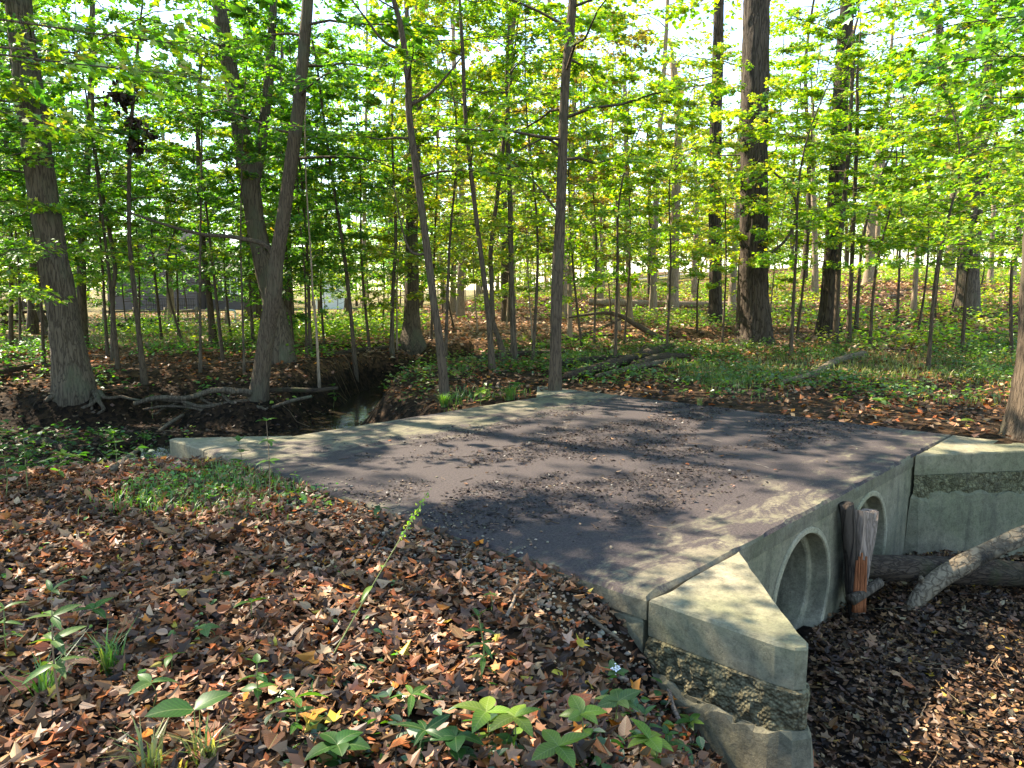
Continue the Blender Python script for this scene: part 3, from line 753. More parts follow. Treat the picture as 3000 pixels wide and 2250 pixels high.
# slender stems that the photograph lets one tell apart: (pix..., width, label, palette, material, crown density)
STEMS = [
 ([(244, 778), (243, 640), (247, 560), (205, 330), (200, 200)], 10, 'bent dark sapling just right of the thick leaning tree', GREEN, M_BARK, 1.0),
 ([(256, 796), (246, 690), (232, 560), (215, 420)], 8, 'thin sapling crossing the bent dark sapling near its base', GREEN, M_SAP, .7),
 ([(315, 830), (300, 720), (287, 600), (279, 500), (280, 330), (288, 210)], 11, 'sapling carrying brown dead leaf clumps left of the house', GREEN, M_SAP, 1.0),
 ([(371, 704), (369, 660), (366, 610), (362, 480)], 17, 'stout pale trunk standing before the house siding', GREEN, M_PALE, .8),
 ([(462, 745), (452, 640), (441, 550), (430, 400), (428, 250)], 14, 'sunlit brown sapling between the house and the forked tree', YGRN, M_SAP, 1.0),
 ([(431, 806), (432, 650), (433, 500), (436, 300)], 6, 'very thin straight stem in front of the house window side', GREEN, M_BARK, .8),
 ([(527, 806), (524, 680), (520, 520), (522, 380)], 5, 'hair thin stem just left of the forked tree', GREEN, M_BARK, .7),
 ([(548, 752), (541, 640), (536, 530), (520, 400)], 7, 'thin stem behind the fork leaning slightly left', GREEN, M_BARK, .8),
 ([(628, 736), (624, 640), (622, 550), (616, 380), (612, 200)], 20, 'grey trunk showing right behind the leaning brown tree', GREEN, M_BARK, 1.1),
 ([(670, 765), (667, 640), (662, 520), (650, 380)], 8, 'thin dark stem first right of the leaning tree', GREEN, M_BARK, .9),
 ([(690, 838), (684, 720), (676, 640), (672, 560)], 6, 'short pale stem at the creek bank edge', GREEN, M_PALE, .5),
 ([(771, 816), (758, 680), (742, 540), (720, 400), (700, 260)], 9, 'slender stem leaning left between leaning and crooked trees', GREEN, M_SAP, 1.2),
 ([(845, 764), (848, 640), (855, 520), (850, 380)], 9, 'dark stem just left of the shaggy grey trunk', GREEN, M_BARK, .9),
 ([(1066, 804), (1058, 720), (1049, 630), (1035, 520), (1018, 380), (1004, 230), (1000, 120)], 12, 'upright slender stem, left of three behind the slab', YGRN, M_SAP, 1.2),
 ([(1098, 784), (1080, 740), (1064, 690), (1062, 600), (1060, 540), (1080, 380), (1093, 260)], 12, 'slender stem with a swept base, middle of three behind the slab', YGRN, M_SAP, .9),
 ([(1112, 782), (1108, 690), (1105, 600), (1102, 450), (1097, 280), (1095, 130)], 13, 'straight dark stem, right of three behind the slab', YGRN, M_BARK, 1.2),
 ([(1230, 730), (1231, 620), (1230, 500), (1235, 330)], 10, 'thin stem close behind the slab corner tree', YELL, M_PALE, .9),
 ([(1283, 748), (1286, 640), (1288, 520), (1280, 400)], 5, 'wispy dark stem rising before the arching fallen branch', YELL, M_BARK, .7),
 ([(1300, 672), (1295, 600), (1285, 510), (1272, 400), (1262, 300)], 13, 'sunlit pale stem leaning left above the arching branch', YELL, M_PALE, 1.0),
 ([(1338, 716), (1336, 620), (1334, 520), (1330, 380)], 7, 'thin pale stem at the peak of the arching branch', YELL, M_PALE, .8),
 ([(1361, 704), (1358, 600), (1355, 500), (1353, 350), (1350, 200)], 13, 'pale sunlit stem right of the arching branch peak', YELL, M_PALE, 1.1),
 ([(1402, 644), (1403, 560), (1404, 460), (1400, 330)], 10, 'reddish stem standing behind the distant fallen trunk', RUST, M_SAP, .8),
 ([(1452, 676), (1455, 560), (1460, 430), (1466, 280), (1455, 150)], 23, 'sunlit pale trunk midway between arching branch and reddish tree', YELL, M_PALE, 1.2),
 ([(1502, 650), (1500, 560), (1506, 460), (1500, 330)], 13, 'kinked pale trunk left of the reddish tree', YELL, M_PALE, .9),
 ([(1580, 672), (1584, 600), (1590, 500), (1594, 380)], 16, 'pale leaning trunk between the reddish tree and oak', YELL, M_PALE, .9),
 ([(1594, 732), (1598, 620), (1602, 500), (1604, 340), (1606, 120)], 12, 'slim stem hugging the left side of the oak', YGRN, M_BARK, .9),
 ([(1760, 640), (1761, 560), (1758, 440), (1755, 300)], 14, 'pale trunk in the gap between oak and dark tree', YGRN, M_PALE, .8),
 ([(1804, 748), (1808, 660), (1815, 520), (1832, 340), (1843, 120)], 12, 'thin stem crossing in front of the dark tilted tree', YGRN, M_SAP, .9),
 ([(1832, 744), (1837, 640), (1842, 520), (1848, 380), (1852, 250)], 11, 'thin brown stem right beside the dark tilted tree', YGRN, M_SAP, .8),
 ([(1848, 714), (1855, 620), (1863, 520), (1885, 430), (1905, 380)], 8, 'wiry stem curving right beyond the dark tilted tree', YGRN, M_BARK, .6),
 ([(1878, 614), (1880, 520), (1890, 400), (1908, 270)], 20, 'broad pale trunk upslope behind the wiry stems', YGRN, M_PALE, 1.0),
 ([(1938, 690), (1942, 600), (1945, 500), (1950, 320)], 6, 'hair thin upright stem midway along the right slope', YGRN, M_SAP, .7),
 ([(1972, 684), (1978, 600), (1984, 500), (2006, 380), (2022, 280), (2032, 200)], 11, 'pale stem curving right, left of the knotted tree', YGRN, M_PALE, .9),
 ([(2018, 686), (2026, 600), (2040, 520), (2060, 430)], 5, 'wispy slanted stem just left of the knotted tree', YGRN, M_BARK, .6),
 ([(2046, 612), (2050, 560), (2056, 480), (2062, 380)], 20, 'pale trunk upslope directly left behind the knotted tree', YGRN, M_PALE, .8),
 ([(2138, 616), (2142, 560), (2146, 460), (2150, 330)], 11, 'slim pale trunk upslope right of the knotted tree', YGRN, M_PALE, .8),
 ([(2184, 604), (2192, 560), (2202, 490), (2215, 400)], 12, 'pale trunk leaning right at the far right slope', YGRN, M_PALE, .8),
 ([(76, 715), (70, 620), (58, 480), (40, 300)], 7, 'thin stem left of the thick leaning tree', GREEN, M_BARK, .9),
 ([(118, 722), (80, 660), (40, 590)], 14, 'slanted leaning trunk at the far left by the old rails', GREEN, M_BARK, .5),
 ([(20, 760), (24, 620), (22, 450), (10, 250)], 9, 'slim stem at the left picture edge', GREEN, M_SAP, 1.0),
]
DENS = 1.0
for pix, wp_, lab, pal, mat, dens in STEMS:
    b0 = hit(*pix[0]); Y = b0[1]
    ztop = at(pix[-1][0], pix[-1][1], Y)[2]
    toph = max(ztop + 1.0, 5.5 + .17 * Y)
    near = Y < 21
    n = int(12 * dens * DENS) + 2
    nl = 310 if near else 260
    ls = .080 if near else .100 + .002 * (Y - 20)
    lo = 2.0 + .02 * Y if pix[0][0] < 760 else (2.6 + .05 * Y)
    make_tree('sapling' if wp_ < 14 else 'young_tree', lab, 'tree', pix, [wp_ * (1 - .35 * q / (len(pix) - 1)) for q in range(len(pix))], mat, toph,
              (n, lo + .3, toph - .3, 1.0 + .015 * Y, 2.2 + .03 * Y, nl, ls, 'maple' if near else 'simple'), pal, 1.55, sides=10, ridge=.03)

# ------------------------------------------------------------------ trees of the far woods (built once per kind, then copied)
def proto_tree(h, r, pal, mat, nsp, nl, ls, lo, l0, l1, shp='simple'):
    path = smooth_path(np.array([[0, 0, -.2], [rng.normal(0, .15), rng.normal(0, .15), h * .3], [rng.normal(0, .3), rng.normal(0, .3), h * .65], [rng.normal(0, .5), rng.normal(0, .5), h]]), 16)
    mt, mc = MB(), MB()
    rr = r * (1 - .85 * np.linspace(0, 1, 16)) * (1 + .35 * np.exp(-np.linspace(0, h, 16) / .4))
    tube(mt, path, rr, 8, None, False, .03, 9, .06, rng.uniform(0, 9))
    az = rng.uniform(0, 6)
    for k_ in range(nsp):
        z = lo + (h - lo - .2) * (k_ + rng.uniform(0, 1)) / nsp
        st = [np.interp(z, path[:, 2], path[:, q]) for q in range(3)]
        az += 2.4
        spray(mt, mc, st, az, rng.uniform(l0, l1) * (1.15 - .6 * z / h), rng.uniform(.05, .5), nl, ls, pal, shp, shp == 'maple', r0=.02 if h > 10 else .009)
    return mt.mesh('trunk', mat, True), mc.mesh('crown', M_LEAF)

PROTO = {}
for nm, pal, mat in (('green', GREEN, M_BARK), ('ygreen', YGRN, M_SAP), ('yellow', YELL, M_PALE), ('rust', RUST, M_PALE)):
    PROTO['tall', nm] = [proto_tree(rng.uniform(14, 18), rng.uniform(.11, .18), pal, mat, 26, 130 if nm == 'green' else 100, .165, 4.2 if nm != 'green' else 3.0, 2.0, 4.2) for _ in range(2)]
    PROTO['low', nm] = [proto_tree(rng.uniform(4.5, 7), rng.uniform(.022, .035), pal, mat if nm != 'green' else M_SAP, 26, 150, .108, .9, .9, 2.1) for _ in range(2)]
    PROTO['near', nm] = [proto_tree(rng.uniform(6, 8), rng.uniform(.028, .042), pal, M_SAP, 28, 225, .085, 1.9, 1.2, 2.6, 'maple') for _ in range(2)]

def sector(x, y):
    px = (512 + FPX * x / y) / K
    for lim, s_ in ((250, 'behind the thick leaning tree'), (480, 'around the dark sided house'), (760, 'behind the forked tree'), (1150, 'behind the shaggy grey trunk'),
                    (1450, 'above the arching fallen branch'), (1640, 'behind the oak'), (1900, 'behind the dark tilted tree')):
        if px < lim: return s_
    return 'on the right slope'

CN = {'green': 'green', 'ygreen': 'yellow green', 'yellow': 'yellowing', 'rust': 'rust tinted'}
def place(kind, nm, x, y, sc_, tint=None):
    tm, cm = random.choice(PROTO[kind, nm])
    if kind == 'tall':
        lab = f'distant tall {CN[nm]} tree in the woods {sector(x, y)}'; g_ = f'tall {CN[nm]} trees {sector(x, y)}'; nme = 'woodland_tree'
    elif kind == 'near':
        lab = f'slender {CN[nm]} maple sapling with layered sprays {sector(x, y)}'; g_ = f'{CN[nm]} maple saplings {sector(x, y)}'; nme = 'maple_sapling'
    else:
        lab = f'small leafy {CN[nm]} understory sapling {sector(x, y)}'; g_ = f'{CN[nm]} understory saplings {sector(x, y)}'; nme = 'understory_sapling'
    r_ = thing(nme, lab, 'tree', (x, y, float(gz(x, y))), random.uniform(0, 6.28), g_)
    r_.scale = (sc_, sc_, sc_ * random.uniform(.9, 1.15))
    for pn, me in (('trunk', tm), ('crown', cm)):
        o = bpy.data.objects.new(pn, me); COL.objects.link(o); o.parent = r_
        if pn == 'crown':
            b_ = random.uniform(.85, 1.15); o.color = (b_ * random.uniform(.9, 1.1), b_, b_, 1)
    return r_

def choose(px):
    if px < 700: return random.choices(['green', 'ygreen', 'yellow', 'rust'], [6, 3, .4, .1])[0]
    if px < 930: return random.choices(['green', 'ygreen', 'yellow', 'rust'], [3, 4, 2, .5])[0]
    if px < 1700: return random.choices(['green', 'ygreen', 'yellow', 'rust'], [.2, 2, 5.5, 2.6])[0]
    return random.choices(['green', 'ygreen', 'yellow', 'rust'], [.8, 5, 3, .8])[0]

placed = []
def spot(px, y, gap):
    x = (px * K - 512) / FPX * y
    if any((x - a) ** 2 + (y - b) ** 2 < gap * gap for a, b in placed): return None
    if dist_poly(np.array(x), np.array(y), CREEK) < 1.2: return None
    if y < 62 and y > 47 and -36 < x < -14: return None      # the house stands here
    placed.append((x, y)); return x
for px0 in range(-260, 2500, 52):                            # tall trees in depth bands
    for y0, y1, pr in ((24, 34, .30), (34, 48, .5), (48, 70, .6), (80, 105, .85), (105, 150, .9)):
        if random.random() > pr * (1.3 if px0 < 1000 else 1): continue
        px = px0 + random.uniform(-26, 26); y = random.uniform(y0, y1)
        if px > 1650 and random.random() < .4: continue
        if 180 < px < 520 and y < 47: continue
        x = spot(px, y, 1.6)
        if x is not None: place('tall', choose(px), x, y, random.uniform(.85, 1.2))
for px0 in range(-150, 2400, 36):                            # leafy young growth below them
    for y0, y1, pr in ((17, 24, .30), (24, 36, .6), (36, 55, .7), (55, 70, .85), (70, 100, .8)):
        pr2 = pr * (1.5 if px0 < 1150 else (.75 if px0 < 1500 else .55))
        if y0 >= 55: pr2 = pr * 1.2
        if random.random() > pr2: continue
        px = px0 + random.uniform(-18, 18); y = random.uniform(y0, y1)
        if 230 < px < 540 and (random.random() < .6 or 30 < y < 54): continue
        x = spot(px, y, .8)
        if x is not None: place('low', choose(px), x, y, random.uniform(.75, 1.25) * (1.7 if y > 55 else 1))
for px0 in range(1040, 2360, 22):                           # leafy edge of the wood on the right
    px = px0 + random.uniform(-11, 11); y = random.uniform(60, 112); x = spot(px, y, .7)
    if x is not None: place('low', choose(px), x, y, random.uniform(1.5, 2.3))
for px, y in ((245, 36), (300, 40), (345, 31), (410, 37), (455, 41), (275, 29)):
    x = spot(px, y, .5)
    if x is not None: place('low', 'green', x, y, random.uniform(1.0, 1.3))
for px, y in ((-60, 11.5), (90, 15.5), (480, 16.5), (720, 15), (860, 17.5), (960, 15.2), (1150, 16), (1330, 15.5), (1440, 18), (400, 19), (40, 18.5), (620, 19), (1710, 17), (2010, 14.5), (2190, 16.5), (1260, 19), (1880, 19), (230, 17.5), (2300, 11), (-20, 14), (150, 19.5), (800, 19.5), (660, 17), (1020, 19.5), (-120, 13), (120, 22), (350, 23), (580, 23), (700, 21), (930, 22), (1180, 21), (1400, 22.5), (1560, 20), (1720, 22), (2080, 17.5), (1980, 21), (500, 22.5), (385, 25), (300, 24)):
    x = spot(px, y, .4)
    if x is not None: place('near', choose(px), x, y, random.uniform(.9, 1.15))
for x, y in ((-14.5, 13), (-7.3, 8.3), (-8.8, 5.6), (-11, 11.5)):   # unseen trees added so their crowns shade the foreground and stream bed
    r_ = place('tall', 'green' if x < 0 else 'ygreen', x, y, random.uniform(.9, 1.15))
    r_['label'] = 'unseen tall tree added beside the viewpoint to shade the foreground'; r_['group'] = 'added shade trees beside the viewpoint'

# ------------------------------------------------------------------ leaf litter, grass and herbs (uncountable)
BROWN = [((.105, .052, .026), 4), ((.175, .088, .042), 5), ((.27, .145, .080), 4.2), ((.25, .080, .028), 3.0), ((.045, .026, .016), 4.5), ((.34, .22, .135), 1.5), ((.40, .15, .025), .6), ((.42, .32, .05), .15)]
TAN = [((.30, .19, .12), 4), ((.38, .26, .17), 4), ((.20, .12, .075), 3), ((.34, .17, .09), 2)]

def scatter(n, xlo, xhi, ylo, yhi, dens=None):
    x = rng.uniform(xlo, xhi, n); y = rng.uniform(ylo, yhi, n)
    if dens is not None:
        k_ = rng.uniform(0, 1, n) < dens(x, y); x, y = x[k_], y[k_]
    return x, y
def on_culvert(x, y, m=0.0):
    a, b = ab(x, y)
    slab = (a > -m) & (a < 6 + m) & (b > -m) & (b < SLAB_B + m)
    wn_ = (a > -.03 - m) & (a < 1.02) & (b <= 0) & (b > -.85 * (1 - a) - m)
    wf_ = (a > 4.6) & (a < 6.05) & (b <= 0) & (b > -.75 * (a - 4.6) - m)
    wu_ = (a > -.03 - m) & (a < 1.02) & (b >= SLAB_B) & (b < SLAB_B + .85 * (1 - a) + m)
    return slab | wn_ | wf_ | wu_
def fallen(mb_, x, y, s0, s1, pal, shape, lift=.02, tilt=.5, curl=(-.2, .9)):
    n = len(x); z = gz(x, y) + rng.uniform(.002, lift, n)
    az = rng.uniform(0, 6.28, n)
    D = np.stack([np.cos(az), np.sin(az), rng.normal(.05, .3, n)], 1); N_ = np.array([0, 0, 1.]) + rng.normal(0, tilt, (n, 3))
    add_leaves(mb_, np.stack([x, y, z], 1), D, N_, rng.uniform(s0, s1, n), pick(pal, n, jit=.35), shape, rng.uniform(-.35, .6, n), rng.uniform(*curl, n))

lit = MB()
def gravelly(x, y):
    a, b = ab(x, y)
    return np.exp(-((a + .25) / .38) ** 2) * S(-.6, 0, b) * (1 - S(2.6, 3.6, b))
def nd_(x, y):
    a, b = ab(x, y); return (~on_culvert(x, y)) * (1 - .75 * gravelly(x, y)) * np.where((a > .6) & (b < 0), .75, 1) * (y > .9)
BED = lambda x, y: (ab(x, y)[0] > .75) & (ab(x, y)[1] < .1)
fr = lambda x, y: nd_(x, y) * (np.abs(x) < .72 * y + .7) * (~BED(x, y))
BED_SHADE = [((.040, .024, .014), 5), ((.085, .046, .024), 4), ((.15, .085, .045), 3), ((.22, .12, .05), 1), ((.25, .18, .10), .8), ((.34, .22, .03), .12)]  # wet leaf browns, darkened to paint in the shade over the stream bed
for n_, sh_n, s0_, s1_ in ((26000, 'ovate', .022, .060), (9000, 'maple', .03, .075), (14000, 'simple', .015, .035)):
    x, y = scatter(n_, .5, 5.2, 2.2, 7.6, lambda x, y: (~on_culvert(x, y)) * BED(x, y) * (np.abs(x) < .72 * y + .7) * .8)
    fallen(lit, x, y, s0_, s1_, BED_SHADE, sh_n, .045, .5, (-.5, 1.2))
x, y = scatter(60000, -5.2, 4.5, .9, 8.2, fr)
fallen(lit, x, y, .026, .074, BROWN, 'ovate', .040, .5, (-.5, 1.3))
x, y = scatter(30000, -5.2, 4.5, .9, 8.2, fr)
fallen(lit, x, y, .032, .085, BROWN, 'maple', .050, .5, (-.4, 1.3))
x, y = scatter(30000, -5.2, 4.5, .9, 8.2, fr)
fallen(lit, x, y, .015, .035, BROWN, 'simple', .055, .8, (-.4, 1.4))
WET = [((.05, .03, .018), 5), ((.10, .06, .035), 4), ((.17, .11, .065), 1.5)]
x, y = scatter(16000, -12, 0, 6.5, 15, lambda x, y: (~on_culvert(x, y)) * (np.abs(x) < .72 * y + .7) * (gz(x, y) < -.3) * .6)
fallen(lit, x, y, .05, .09, WET, 'simple', .03)
x, y = scatter(34000, -14, 12, 6.5, 20, lambda x, y: (~on_culvert(x, y)) * (gz(x, y) > -.33) * (np.abs(x) < .72 * y + .7) * np.where(y < 8.2, np.abs(x) > 4, 1.) * (.55 + .45 * (vn(x * .6, y * .6, 4) > -.2)))
fallen(lit, x, y, .06, .11, BROWN, 'simple', .05)
x, y = scatter(52000, -24, 32, 18, 48, lambda x, y: (np.abs(x) < .72 * y + .7) * np.where((x > -4), 1., .5))
fallen(lit, x, y, .10, .19, TAN, 'simple', .06, .45)
tag(lit.obj('leaf_litter', M_DEAD), 'carpet of brown fallen leaves over the woodland floor', 'leaf litter', kind='stuff')

# large single leaves that lie nearest, pieces of the ground
FL = []
for k_ in range(6):
    m_ = MB(); add_leaves(m_, [[0, 0, 0]], [[0, 1, 0]], [[0, 0, 1]], 1.0, [(1, 1, 1)], 'maple' if k_ < 4 else 'ovate', rng.uniform(-.3, .5), rng.uniform(-.1, .9))
    FL.append(m_.mesh('fallen_leaf', M_DEADO))
cnt = 0
while cnt < 290:
    x = random.uniform(-3.2, 3.6); y = random.uniform(1.9, 6.2)
    if abs(x) > .7 * y or on_culvert(np.array(x), np.array(y)): continue
    if random.random() < (y - 2.0) / 5.0: continue
    o = bpy.data.objects.new('fallen_leaf', random.choice(FL)); COL.objects.link(o); o.parent = ground
    o.location = (x, y, float(gz(x, y)) + random.uniform(.025, .06))
    o.rotation_euler = (random.gauss(0, .35), random.gauss(0, .35), random.uniform(0, 6.28))
    s_ = random.choice([.05, .06, .07, .08, .10, .12]); o.scale = (s_, s_, s_)
    c_ = pick(BROWN[:4] + BROWN[5:7], 1)[0]; o.color = (*[float(q) for q in c_ * 1.1], 1); cnt += 1

# green ground cover
herb = MB()
def clump_field(n, xlo, xhi, ylo, yhi, dens, s0, s1, h0, h1, pal, nper=9, spread=.14, shape='simple'):
    x, y = scatter(n, xlo, xhi, ylo, yhi, dens)
    m = len(x); P = np.repeat(np.stack([x, y, gz(x, y)], 1), nper, 0)
    hh = np.repeat(rng.uniform(h0, h1, m), nper)
    az = rng.uniform(0, 6.28, m * nper); rr = np.abs(rng.normal(0, spread, m * nper))
    P[:, 0] += np.cos(az) * rr; P[:, 1] += np.sin(az) * rr; P[:, 2] += hh * rng.uniform(.35, 1.0, m * nper)
    D = np.stack([np.cos(az), np.sin(az), rng.normal(-.1, .25, m * nper)], 1)
    base = np.repeat(pick(pal, m, jit=.2), nper, 0) * rng.uniform(.85, 1.15, (m * nper, 1))
    add_leaves(herb, P, D, np.array([0, 0, 1.]) + rng.normal(0, .35, (m * nper, 3)), rng.uniform(s0, s1, m * nper), base, shape, .15, -.2)
inv = lambda x, y: np.abs(x) < .72 * y + .5
clump_field(4600, -3.5, 13, 10.3, 20, lambda x, y: inv(x, y) * (~on_culvert(x, y, .25)) * (gz(x, y) > -.4) * S(-.45, .35, vn(x * .7, y * .7, 21)) , .04, .10, .06, .34, [((.06, .14, .03), 4), ((.10, .19, .035), 3), ((.20, .24, .04), 1)])
clump_field(900, -14, -4, 13.5, 20, lambda x, y: inv(x, y) * (gz(x, y) > -.5) * S(-.3, .4, vn(x * .6, y * .6, 23)), .06, .12, .08, .5, GREEN)
clump_field(2600, -20, -3, 20.8, 30, lambda x, y: inv(x, y) * S(-.5, .2, vn(x * .4, y * .4, 25)) * (1 - .75 * S(24, 27, y) * (x < -9)), .08, .15, .2, .9, YGRN, 11, .25)
clump_field(6500, -2, 32, 18, 46, lambda x, y: inv(x, y) * S(-.15, .5, vn(x * .3, y * .3, 27) + .1 + .45 * S(6, 13, x)), .09, .17, .1, .5, YGRN + [((.30, .27, .05), 2)], 9, .25)
clump_field(140, -9, -2.2, 6.8, 9.2, lambda x, y: inv(x, y) * (x < -3.2), .06, .11, .08, .35, BLUEG, 9, .13, 'ovate')
clump_field(75, -13, -6, 8.5, 12.2, inv, .07, .13, .1, .5, BLUEG, 9, .16, 'ovate')
def px_field(px0, px1, py0, py1, n, nper, s0, s1, h0, h1, pal, spread, shape='ovate'):
    P0 = np.array([hit(random.uniform(px0, px1), random.uniform(py0, py1)) for _ in range(n)])
    P0 = P0[~on_culvert(P0[:, 0], P0[:, 1])]; m = len(P0)
    P = np.repeat(P0, nper, 0); P[:, 2] = gz(P[:, 0], P[:, 1]); N_ = m * nper
    az = rng.uniform(0, 6.28, N_); P[:, 0] += rng.normal(0, spread, N_); P[:, 1] += rng.normal(0, spread, N_)
    P[:, 2] += rng.uniform(.03, 1, N_) * np.repeat(rng.uniform(h0, h1, m), nper)
    add_leaves(herb, P, np.stack([np.cos(az), np.sin(az), rng.normal(0, .3, N_)], 1), np.array([0, 0, 1.]) + rng.normal(0, .4, (N_, 3)), rng.uniform(s0, s1, N_), pick(pal, N_), shape, .2, -.2)
px_field(270, 700, 1015, 1110, 150, 9, .02, .05, .04, .14, GREEN, .06)
px_field(0, 420, 940, 1020, 60, 8, .05, .10, .06, .3, GREEN + BLUEG, .10)
px_field(0, 900, 1120, 1500, 46, 3, .02, .05, .04, .08, GREEN, .03)
px_field(560, 1500, 1480, 1690, 60, 5, .03, .07, .03, .09, BLUEG, .05)
tag(herb.obj('ground_cover', M_LEAF), 'low green herbs and seedlings covering the woodland floor', 'ground cover', kind='stuff')

grass = MB()
def blades(x, y, h0, h1, wd, pal, lean=.5, z=None):
    n = len(x); z = gz(x, y) if z is None else z
    az = rng.uniform(0, 6.28, n); h = rng.uniform(h0, h1, n); ln = rng.uniform(.2, 1, n) * lean * h
    d = np.stack([np.cos(az), np.sin(az), 0 * az], 1); s_ = np.stack([-d[:, 1], d[:, 0], 0 * az], 1) * (wd * rng.uniform(.6, 1.3, n))[:, None]
    b = np.stack([x, y, z], 1)
    m1 = b + d * (ln * .35)[:, None]; m1[:, 2] += h * .62
    tp = b + d * ln[:, None]; tp[:, 2] += h * .88
    v = np.stack([b - s_, b + s_, m1 + s_ * .8, m1 - s_ * .8, tp], 1).reshape(-1, 3)
    i_ = (np.arange(n) * 5)[:, None]
    grass.add(v, [i_ + np.array([[0, 1, 2, 3]]), i_ + np.array([[3, 2, 4]])], np.repeat(pick(pal, n), 5, 0))
GR = [((.07, .16, .03), 4), ((.11, .21, .035), 3), ((.22, .24, .06), 1)]
DRYG = [((.16, .19, .05), 3), ((.26, .24, .09), 3), ((.10, .17, .04), 2)]
def patch(px0, px1, py0, py1, n, *a_, **k_):
    xs_, ys_ = [], []
    for _ in range(60):
        p_ = hit(random.uniform(px0, px1), random.uniform(py0, py1)); xs_.append(p_[0]); ys_.append(p_[1])
    x = rng.choice(xs_, n) + rng.normal(0, .10, n); y = rng.choice(ys_, n) + rng.normal(0, .10, n)
    i_ = rng.integers(0, 60, n); x = np.array(xs_)[i_] + rng.normal(0, .14, n); y = np.array(ys_)[i_] + rng.normal(0, .14, n)
    ok = ~on_culvert(x, y)
    blades(x[ok], y[ok], *a_, **k_)
patch(300, 560, 1035, 1115, 1000, .03, .12, .004, GR, .9)
patch(440, 700, 1015, 1065, 1100, .04, .14, .004, GR, .8)
patch(280, 330, 1080, 1105, 200, .05, .16, .005, GR, .8)
x, y = scatter(26000, 3, 16, 10, 19.5, lambda x, y: inv(x, y) * (~on_culvert(x, y, .3)) * S(-.25, .4, vn(x * .5, y * .5, 31) + .3 * S(5, 9, x)))
blades(x, y, .05, .2, .006, DRYG, .9)
x, y = scatter(9000, -1, 4, 10.5, 18, lambda x, y: inv(x, y) * (~on_culvert(x, y, .2)) * S(.0, .5, vn(x * .8, y * .8, 33)))
blades(x, y, .05, .22, .006, GR, .9)
x, y = scatter(14000, -16, -6, 20, 34, lambda x, y: inv(x, y) * (gz(x, y) > -.2))
blades(x, y, .04, .14, .012, [((.11, .16, .05), 3), ((.18, .19, .08), 2)], .7)
tag(grass.obj('grass', M_GRASS), 'short grass growing in patches among the litter', 'grass', kind='stuff')

# gravel spilling along the slab edge
grav = MB()
ico = bmesh.new(); bmesh.ops.create_icosphere(ico, subdivisions=1, radius=1.0)
IV = np.array([v_.co[:] for v_ in ico.verts]); IF = np.array([[v_.index for v_ in f_.verts] for f_ in ico.faces]); ico.free()
IV2 = np.array([v for v in [(0, 0, 1), (1, 0, 0), (0, 1, 0), (-1, 0, 0), (0, -1, 0), (0, 0, -1)]], float)
def stones(x, y, z, s, pal, mb_=grav):
    for k_ in range(len(x)):
        a_ = random.uniform(0, 6.28); c_, s_ = math.cos(a_), math.sin(a_)
        v = IV * (1 + .22 * rng.uniform(-1, 1, (12, 1))) * np.array([1, random.uniform(.6, .95), random.uniform(.45, .75)]) * s[k_]
        v = v @ np.array([[c_, s_, 0], [-s_, c_, 0], [0, 0, 1]])
        mb_.add(v + np.array([x[k_], y[k_], z[k_]]), IF, pick(pal, 1)[0])
STONE = [((.20, .165, .115), 3), ((.14, .11, .078), 4), ((.29, .25, .18), 1.2), ((.19, .125, .085), 2)]
aa = rng.normal(-.22, .24, 2600); bb = rng.uniform(-.55, 3.3, 2600)
kk = (aa < -.005) & (aa > -.95); aa, bb = aa[kk], bb[kk]
x, y = w_ab(aa, bb)
stones(x, y, gz(x, y) + .012, rng.choice([.006, .009, .012, .016, .022], len(x), p=[.3, .3, .2, .15, .05]), STONE)
aa = np.abs(rng.normal(.0, .15, 150)); bb = rng.uniform(.9, 3.4, 150); x, y = w_ab(aa, bb)
stones(x, y, np.full(len(x), .006), rng.uniform(.005, .013, len(x)), STONE)
aa = rng.uniform(.2, 5.4, 40); bb = rng.uniform(.4, 3.8, 40); x, y = w_ab(aa, bb)
stones(x, y, np.full(len(x), .006), rng.uniform(.006, .016, len(x)), STONE)
tag(grav.obj('gravel', plain_mat('pebble_stone', (1, 1, 1), .9, .2, 30), smooth=False), 'small pale gravel spilled along the near slab edge', 'gravel', kind='stuff')

tw_ = MB()
def twigs(n, xlo, xhi, ylo, yhi, l0, l1, r0):
    x, y = scatter(n, xlo, xhi, ylo, yhi, lambda x, y: (~on_culvert(x, y)) * (np.abs(x) < .72 * y + .5))
    for q in range(len(x)):
        az = random.uniform(0, 6.28); L = random.uniform(l0, l1); k_ = np.linspace(-.5, .5, 5)
        xs_ = x[q] + np.cos(az) * L * k_ + rng.normal(0, .03 * L, 5); ys_ = y[q] + np.sin(az) * L * k_ + rng.normal(0, .03 * L, 5)
        tube(tw_, np.stack([xs_, ys_, gz(xs_, ys_) + random.uniform(.025, .06)], 1), np.linspace(r0, r0 * .4, 5) * random.uniform(.5, 1.3), 4, [(1, 1, 1), (.5, .45, .4), (1.6, 1.4, 1.2)][q % 3], False)
twigs(170, -4, 4, 1.5, 7.5, .08, .38, .0038)
twigs(130, 1, 5, 3.5, 7, .1, .5, .005)
twigs(220, -9, 8, 8, 18, .2, 1.2, .008)
tag(tw_.obj('twig_litter', M_BARK, None, True), 'small dead twigs strewn over the leaf litter', 'twigs', kind='stuff')

